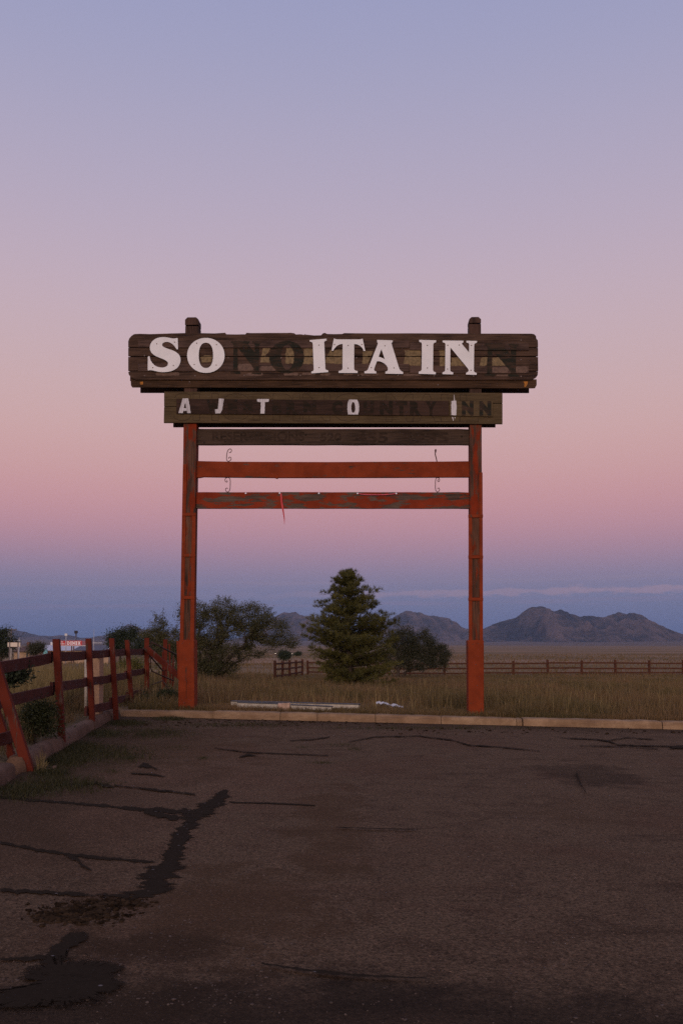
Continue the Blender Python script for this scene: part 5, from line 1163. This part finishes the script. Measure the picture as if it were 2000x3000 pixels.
# stucco pillar and white pipe behind the fence
M['stucco'] = plain('tan_stucco', (0.36, 0.22, 0.13), 0.9, var=0.15, scale=20)
M['pvc'] = plain('dirty_white_pipe', (0.33, 0.28, 0.22), 0.6, var=0.3, scale=9)
Yp = 19.3; p0 = at(282, 2070, Yp); pz = field_z(p0.x, Yp); mb = MB(); wl = at(268, 2000, Yp).x; wr = at(291.5, 2000, Yp).x
mb.box(wl-p0.x, wr-p0.x, 0, 0.34, -0.1, at(280, 1913, Yp).z-pz); o = mb.build('stucco_pillar', M['stucco'], None, 0.012); o.location = (p0.x, Yp, pz); tag(o, 'short tan stucco pillar behind the left fence', 'pillar')
Yp = 18.9; a_ = at(253, 1925, Yp); z_ = field_z(a_.x, Yp); o = MB().tube([(0, 0, -0.1), (0.005, 0, 0.5), (-0.004, 0, a_.z-z_)], 0.028, 10).build('pipe', M['pvc'], None, shade=True); o.location = (a_.x, Yp, z_); tag(o, 'upright dirty white pipe beside the stucco pillar', 'pipe')
# light fixture strips and other debris behind the kerb
M['galv'] = plain('grey_metal_channel', (0.05, 0.05, 0.055), 0.6, metal=0.0, var=0.2)
M['enamel'] = plain('stained_white_enamel', (0.40, 0.35, 0.28), 0.5, var=0.25, scale=7)
M['block'] = plain('tan_broken_block', (0.42, 0.28, 0.20), 0.9, var=0.2, scale=14)
def strip_between(name, label, cat, a_, b2, wdt, hgt_, mat, top=None):
    a_ = Vector(a_); b2 = Vector(b2); d = b2-a_; L = d.length; root = tag(empty(name, a_, math.atan2(d.y, d.x)), label, cat)
    sl = d.z
    mb = MB()
    def bar(y0, y1, z0, z1, x0=0, x1=L):
        mb.hexa([(x0, y0, z0+sl*x0/L), (x1, y0, z0+sl*x1/L), (x1, y1, z0+sl*x1/L), (x0, y1, z0+sl*x0/L), (x0, y0, z1+sl*x0/L), (x1, y0, z1+sl*x1/L), (x1, y1, z1+sl*x1/L), (x0, y1, z1+sl*x0/L)])
    bar(0, 0.012, 0, hgt_); bar(0.013, wdt, 0, 0.012); bar(wdt+0.001, wdt+0.012, 0, hgt_)
    mb.build('channel', M[mat], root, 0.002)
    mb = MB(); bar(-0.012, wdt+0.022, hgt_+0.001, hgt_+0.02, -0.01, L+0.01); mb.build('lid', M[top or mat], root, 0.003)
    return root
def deb(px, Y_, dz=0.03): p = on_field(px, Y_); p.z += dz; return p
strip_between('metal_channel', 'long grey metal channel lying behind the kerb in the grass', 'channel', deb(678, 22.5, 0.05), deb(1050, 21.9, 0.06), 0.16, 0.085, 'enamel', 'galv')
strip_between('light_fixture', 'white enamel light fixture lying left of the tan block', 'light fixture', deb(697, 21.75, 0.05), deb(814, 21.60, 0.045), 0.14, 0.10, 'enamel', 'galv')
strip_between('light_fixture', 'white enamel light fixture lying right of the tan block', 'light fixture', deb(853, 21.56, 0.045), deb(971, 21.42, 0.03), 0.14, 0.085, 'enamel', 'galv')
p = deb(833, 21.55, 0.0); mb = MB(); bm = bmesh.new(); bmesh.ops.create_cube(bm, size=1); bmesh.ops.subdivide_edges(bm, edges=bm.edges, cuts=4, use_grid_fill=True)
for v in bm.verts: v.co = Vector((v.co.x*0.25, v.co.y*0.16, v.co.z*0.17+0.09))*(1+0.14*mnoise.noise(v.co*2.5))
me = bpy.data.meshes.new('broken_block'); bm.to_mesh(me); bm.free(); o = link('broken_block', me, M['block'], bevel=0.006); o.location = p; tag(o, 'broken tan block between the two white fixtures', 'block')
M['sheet'] = plain('crumpled_white_plastic', (0.50, 0.50, 0.53), 0.35, var=0.3, scale=12)
p = deb(1140, 22.6, 0.02); mb = MB(); nx_, ny_ = 22, 7
for j in range(ny_+1):
    for i in range(nx_+1):
        u = i/nx_-0.5; v = j/ny_-0.5; wdt = 0.16*(1-abs(u)*1.5)+0.05
        mb.v.append((u*0.62, v*wdt*2, 0.10-0.12*u+0.10*mnoise.noise(Vector((u*7, v*4, 1)))*(1-abs(u))+0.03*mnoise.noise(Vector((u*22, v*9, 4)))))
for j in range(ny_):
    for i in range(nx_): a2 = j*(nx_+1)+i; mb.f.append((a2, a2+1, a2+nx_+2, a2+nx_+1))
o = mb.build('plastic_scrap', M['sheet']); o.location = p; md = o.modifiers.new('t', 'SOLIDIFY'); md.thickness = 0.003; tag(o, 'crumpled strip of shiny white plastic lying in the grass', 'scrap')

# =================================================================== FAR BUILDINGS AND SIGNS AT LEFT
M['roof_w'] = plain('pale_metal_roof', (0.50, 0.50, 0.54), 0.5, var=0.08, scale=0.6)
M['wall_t'] = plain('tan_wall', (0.36, 0.24, 0.15), 0.9, var=0.12, scale=1.5)
M['roof_b'] = plain('brown_roof', (0.12, 0.065, 0.05), 0.9, var=0.2, scale=2)
M['roof_g'] = plain('dark_grey_roof', (0.10, 0.10, 0.125), 0.8, var=0.15, scale=2)
M['dark'] = plain('dark_opening', (0.03, 0.025, 0.025), 0.4, var=0.1)
M['cream'] = plain('cream_sign_panel', (0.66, 0.56, 0.44), 0.7, var=0.06)
M['dred'] = plain('diner_red_panel', (0.46, 0.022, 0.030), 0.5, var=0.08)
M['dred2'] = plain('faded_red_panel', (0.24, 0.10, 0.13), 0.6, var=0.1)
M['pole'] = plain('grey_wood_pole', (0.16, 0.13, 0.12), 0.9, var=0.2)
M['steel'] = plain('pale_steel', (0.45, 0.44, 0.45), 0.5, metal=0.3, var=0.1)
M['aqua'] = plain('aqua_cloth', (0.22, 0.50, 0.47), 0.7, var=0.15, scale=3)
M['lwhite'] = plain('white_sign_letter', (0.85, 0.82, 0.80), 0.6, var=0.02)
def bx(root, name, x0, x1, y0, y1, Y_, mat, dep=6.0, parent=None, front=0.0, bevel=0):
    a_ = at(x0, y0, Y_); b2 = at(x1, y1, Y_); o = root.location
    return MB().box(a_.x-o.x, b2.x-o.x, front, front+dep, b2.z-o.z, a_.z-o.z).build(name, M[mat], parent or root, bevel)
def gable(root, name, x0, x1, yr, ye, Y_, mat, dep=9.0, front=-0.4, hip=False):
    a_ = at(x0, yr, Y_); b2 = at(x1, ye, Y_); o = root.location; xa, xb = a_.x-o.x, b2.x-o.x; zr, ze = a_.z-o.z, b2.z-o.z; hi = (xb-xa)*0.22 if hip else 0
    mb = MB(); mb.v = [(xa, front, ze), (xb, front, ze), (xb, front+dep, ze), (xa, front+dep, ze), (xa+hi, front+dep*0.5, zr), (xb-hi, front+dep*0.5, zr)]
    mb.f = [(0, 1, 5, 4), (2, 3, 4, 5), (1, 2, 5), (3, 0, 4), (3, 2, 1, 0)]; return mb.build(name, M[mat], root)
Yb = 160.0; bb = at(160, 1905, Yb); bb.z = field_z(bb.x, Yb)
hall = tag(empty('diner_building', bb), 'long low tan building with a pale metal roof behind the fence', 'building')
bx(hall, 'wall', 66, 228, 1905, 1945, Yb, 'wall_t', 10.0); gable(hall, 'roof', 62, 232, 1889, 1906, Yb, 'roof_w', 11.0)
for x0, x1 in ((90, 96), (136, 142), (146, 150), (180, 187)): bx(hall, 'window', x0, x1, 1908.5, 1916, Yb, 'dark', 0.3, front=-0.05)
bx(hall, 'roof_vent', 122, 132, 1880, 1891, Yb, 'steel', 0.6, front=4.8, bevel=0.1)
Yc = 150.0; bb = at(290, 1905, Yc); bb.z = field_z(bb.x, Yc)
shop = tag(empty('shop_building', bb), 'low tan building with a flat dark grey roof right of the diner sign', 'building')
bx(shop, 'wall', 220, 318, 1905, 1945, Yc, 'wall_t', 9.0); gable(shop, 'roof', 214, 322, 1890, 1905.5, Yc, 'roof_g', 10.5)
for x0, x1 in ((240, 246), (285, 292), (300, 306)): bx(shop, 'window', x0, x1, 1909, 1916, Yc, 'dark', 0.3, front=-0.05)
Yd = 120.0; bb = at(75, 1905, Yd); bb.z = field_z(bb.x, Yd)
house = tag(empty('house', bb), 'small house with brown hipped roof and chimney behind the blank cream sign', 'house')
bx(house, 'wall', 42, 86, 1907, 1945, Yd, 'wall_t', 7.0); gable(house, 'roof', 38, 90, 1892, 1909, Yd, 'roof_b', 8.0, hip=True); bx(house, 'chimney', 60, 68, 1881, 1900, Yd, 'roof_b', 0.6, front=2.5); bx(house, 'door', 78, 83, 1911, 1925, Yd, 'dark', 0.2, front=-0.04)
# diner sign on posts
Ye = 128.0; bb = at(212, 1905, Ye); bb.z = field_z(bb.x, Ye)
ds = tag(empty('diner_sign', bb), 'long red sign board reading DINER on two dark posts', 'sign'); o_ = ds.location
bx(ds, 'sign_panel', 158, 241, 1877, 1891, Ye, 'dred', 0.25); bx(ds, 'faded_panel', 241.2, 262, 1877.5, 1891, Ye, 'dred2', 0.25)
bx(ds, 'frame', 158, 262, 1891.1, 1892.6, Ye, 'steel', 0.3)
for x in (209.5, 215.5): bx(ds, 'post', x-1.1, x+1.1, 1892.7, 1945, Ye, 'roof_b', 0.15, front=0.08)
def slab_text(body, x0, x1, y0, y1, root, Y_, bold, name):
    T3 = text_tris(body, x0, x1, y1, y0, bold); mb = MB(); o = root.location
    for t3 in T3:
        q = [at(x, y, Y_)-o for x, y in t3]; b0 = len(mb.v); mb.v += [(p.x, -0.02, p.z) for p in q]; mb.f.append((b0, b0+1, b0+2))
    return mb.build(name, M['lwhite'], root)
xx = 198.5
for ch, w_ in (('D', 6.6), ('I', 2.8), ('N', 6.8), ('E', 5.4), ('R', 6.4)):
    slab_text(ch, xx, xx+w_, 1879.3, 1889.0, ds, Ye, 0.05, 'letter')
    # slab serifs
    for (sx0, sx1) in ((xx-0.8, xx+2.4),) if ch in 'DE' else ((xx-0.9, xx+w_+0.9),) if ch == 'I' else ((xx-0.8, xx+2.4), (xx+w_-1.8, xx+w_+0.8)):
        for yy in (1878.9, 1888.2):
            if ch == 'N' and yy > 1885 and sx0 > xx: continue
            a_ = at(sx0, yy, Ye)-o_; b2 = at(sx1, yy+1.1, Ye)-o_; MB().box(a_.x, b2.x, -0.035, -0.005, b2.z, a_.z).build('letter_serif', M['lwhite'], ds)
    xx += w_+2.6
slab_text('SKY', 171, 186, 1879.0, 1883.2, ds, Ye, 0.03, 'lettering'); slab_text('ISLAND', 163, 190.5, 1884.6, 1888.2, ds, Ye, 0.03, 'lettering')
# blank cream sign
Yf = 80.0; bb = at(41, 1905, Yf); bb.z = field_z(bb.x, Yf)
cs = tag(empty('blank_sign', bb), 'blank cream sign board on two thin legs at the left edge', 'sign')
bx(cs, 'panel', 23, 60, 1882, 1895, Yf, 'cream', 0.06, bevel=0.01)
for x in (29, 53.5): bx(cs, 'leg', x-0.9, x+0.9, 1881.5, 1950, Yf, 'pole', 0.05, front=-0.055)
for x0, x1, y0, y1 in ((22.6, 60.4, 1881.3, 1882.3), (22.6, 60.4, 1894.7, 1895.7)): bx(cs, 'trim', x0, x1, y0, y1, Yf, 'roof_b', 0.08, front=-0.01)
def pole(name, label, px, ytop, Y_, r, mat, extra=None):
    t_ = at(px, ytop, Y_); z_ = field_z(t_.x, Y_); root = tag(empty(name, (t_.x, Y_, z_)), label, 'pole')
    MB().tube([(0, 0, -0.2), (0, 0, (t_.z-z_)*0.5), (0, 0, t_.z-z_)], [r, r*0.9, r*0.75], 8).build('shaft', M[mat], root, shade=True)
    if extra: extra(root, t_.z-z_)
    return root
pole('utility_pole', 'utility pole with a transformer rising behind the left conifer', 35, 1840, 170, 0.16, 'pole', lambda r_, h: (MB().tube([(-0.35, -0.1, h-1.6), (-0.35, -0.1, h-0.6)], 0.25, 10).build('transformer', M['steel'], r_), MB().box(-0.9, 0.9, -0.05, 0.05, h-0.35, h-0.2).build('crossarm', M['pole'], r_)))
pole('vent_pole', 'slim pole beside the blank cream sign', 57, 1868, 118, 0.07, 'steel', lambda r_, h: MB().box(-0.2, 0.2, -0.03, 0.03, h-0.4, h-0.3).build('bracket', M['steel'], r_))
pole('light_pole', 'thin pale pole standing in front of the diner sign', 194.5, 1856, 110, 0.055, 'steel', lambda r_, h: MB().box(-0.14, 0.14, -0.08, 0.08, h-0.25, h).build('lamp_head', M['steel'], r_))
pole('flue_pipe', 'dark flue pipe standing above the diner sign', 223.5, 1854, 165, 0.16, 'roof_g', lambda r_, h: (MB().tube([(0, 0, h-0.1), (0, 0, h+0.35)], 0.3, 8).build('cowl', M['dark'], r_), MB().tube([(0.25, 0, h-4.0), (0.25, 0, h-2.2)], 0.3, 8).build('collar', M['steel'], r_)))
pole('antenna_mast', 'very thin antenna mast right of the diner sign', 276, 1843, 110, 0.03, 'steel', lambda r_, h: MB().box(-0.1, 0.9, -0.02, 0.02, h-1.55, h-1.5).build('arm', M['steel'], r_))
pole('marker_post', 'short pale post under the blank cream sign', 33.5, 1899, 82, 0.07, 'pvc')
# aqua statue-like figure / cover
Yg = 112.0; p0 = at(131, 1905, Yg); z_ = field_z(p0.x, Yg); mb = MB(); rings = [(0, 0.42), (0.5, 0.40), (0.9, 0.33), (1.2, 0.22), (1.4, 0.16), (1.5, 0.12)]
zt = at(131, 1903, Yg).z-z_; n = 14
for (zz, r_) in rings:
    for k in range(n):
        a_ = 2*math.pi*k/n; w_ = 1+0.18*math.sin(3*a_+zz*4); mb.v.append((r_*w_*math.cos(a_)+0.12*zz, r_*w_*math.sin(a_), zz/1.5*zt))
for j in range(len(rings)-1):
    for k in range(n): mb.f.append((j*n+k, j*n+(k+1) % n, (j+1)*n+(k+1) % n, (j+1)*n+k))
mb.f.append(tuple((len(rings)-1)*n+k for k in range(n)))
o = mb.build('covered_object', M['aqua'], shade=True); o.location = (p0.x, Yg, z_); tag(o, 'small aqua cloth-covered object in front of the pale roofed building', 'cover')
# lit lamps far off
m = bpy.data.materials.new('lit_lamp'); m.use_nodes = True; t = m.node_tree; e = N(t, 'ShaderNodeEmission'); e.inputs['Color'].default_value = (1.0, 0.80, 0.62, 1); e.inputs['Strength'].default_value = 6.0
t.links.new(e.outputs[0], t.nodes['Material Output'].inputs[0]); M['lamp'] = m; m.cycles.emission_sampling = 'NONE'
for (px, py, Y_, lab) in ((807, 1914.5, 260, 'tiny lit lamp on a post left of the far round juniper'), (855, 1915.5, 260, 'tiny lit lamp on a post right of the far round juniper'), (321, 1898, 140, 'small lit lamp at the right end of the grey-roofed building'), (650, 1932, 120, 'tiny warm lamp seen through the spreading mesquite')):
    c_ = at(px, py, Y_); z_ = field_z(c_.x, Y_); root = tag(empty('lamp_post', (c_.x, Y_, z_)), lab, 'lamp'); h = c_.z-z_; r_ = 0.5*Y_/F
    MB().tube([(0, 0.12, -0.1), (0, 0.12, h)], 0.04, 6).build('post', M['pole'], root)
    bm = bmesh.new(); bmesh.ops.create_icosphere(bm, subdivisions=2, radius=r_); me = bpy.data.meshes.new('bulb'); bm.to_mesh(me); bm.free(); q = link('bulb', me, M['lamp'], root); q.location = (0, 0, h)

# =================================================================== HAZE
HZ = 13800.0
mb = MB().box(-HZ, HZ, -HZ, HZ, -60, 760)
hz = mb.build('haze', None); tag(hz, kind='stuff')
m = bpy.data.materials.new('thin_dusk_air'); m.use_nodes = True; t = m.node_tree; t.nodes.clear()
mo = N(t, 'ShaderNodeOutputMaterial'); pv = N(t, 'ShaderNodeVolumePrincipled'); pv.inputs['Color'].default_value = (0.52, 0.68, 1.0, 1); pv.inputs['Density'].default_value = 3.3e-5
t.links.new(pv.outputs[0], mo.inputs['Volume']); hz.data.materials.append(m); hz.display_type = 'WIRE'
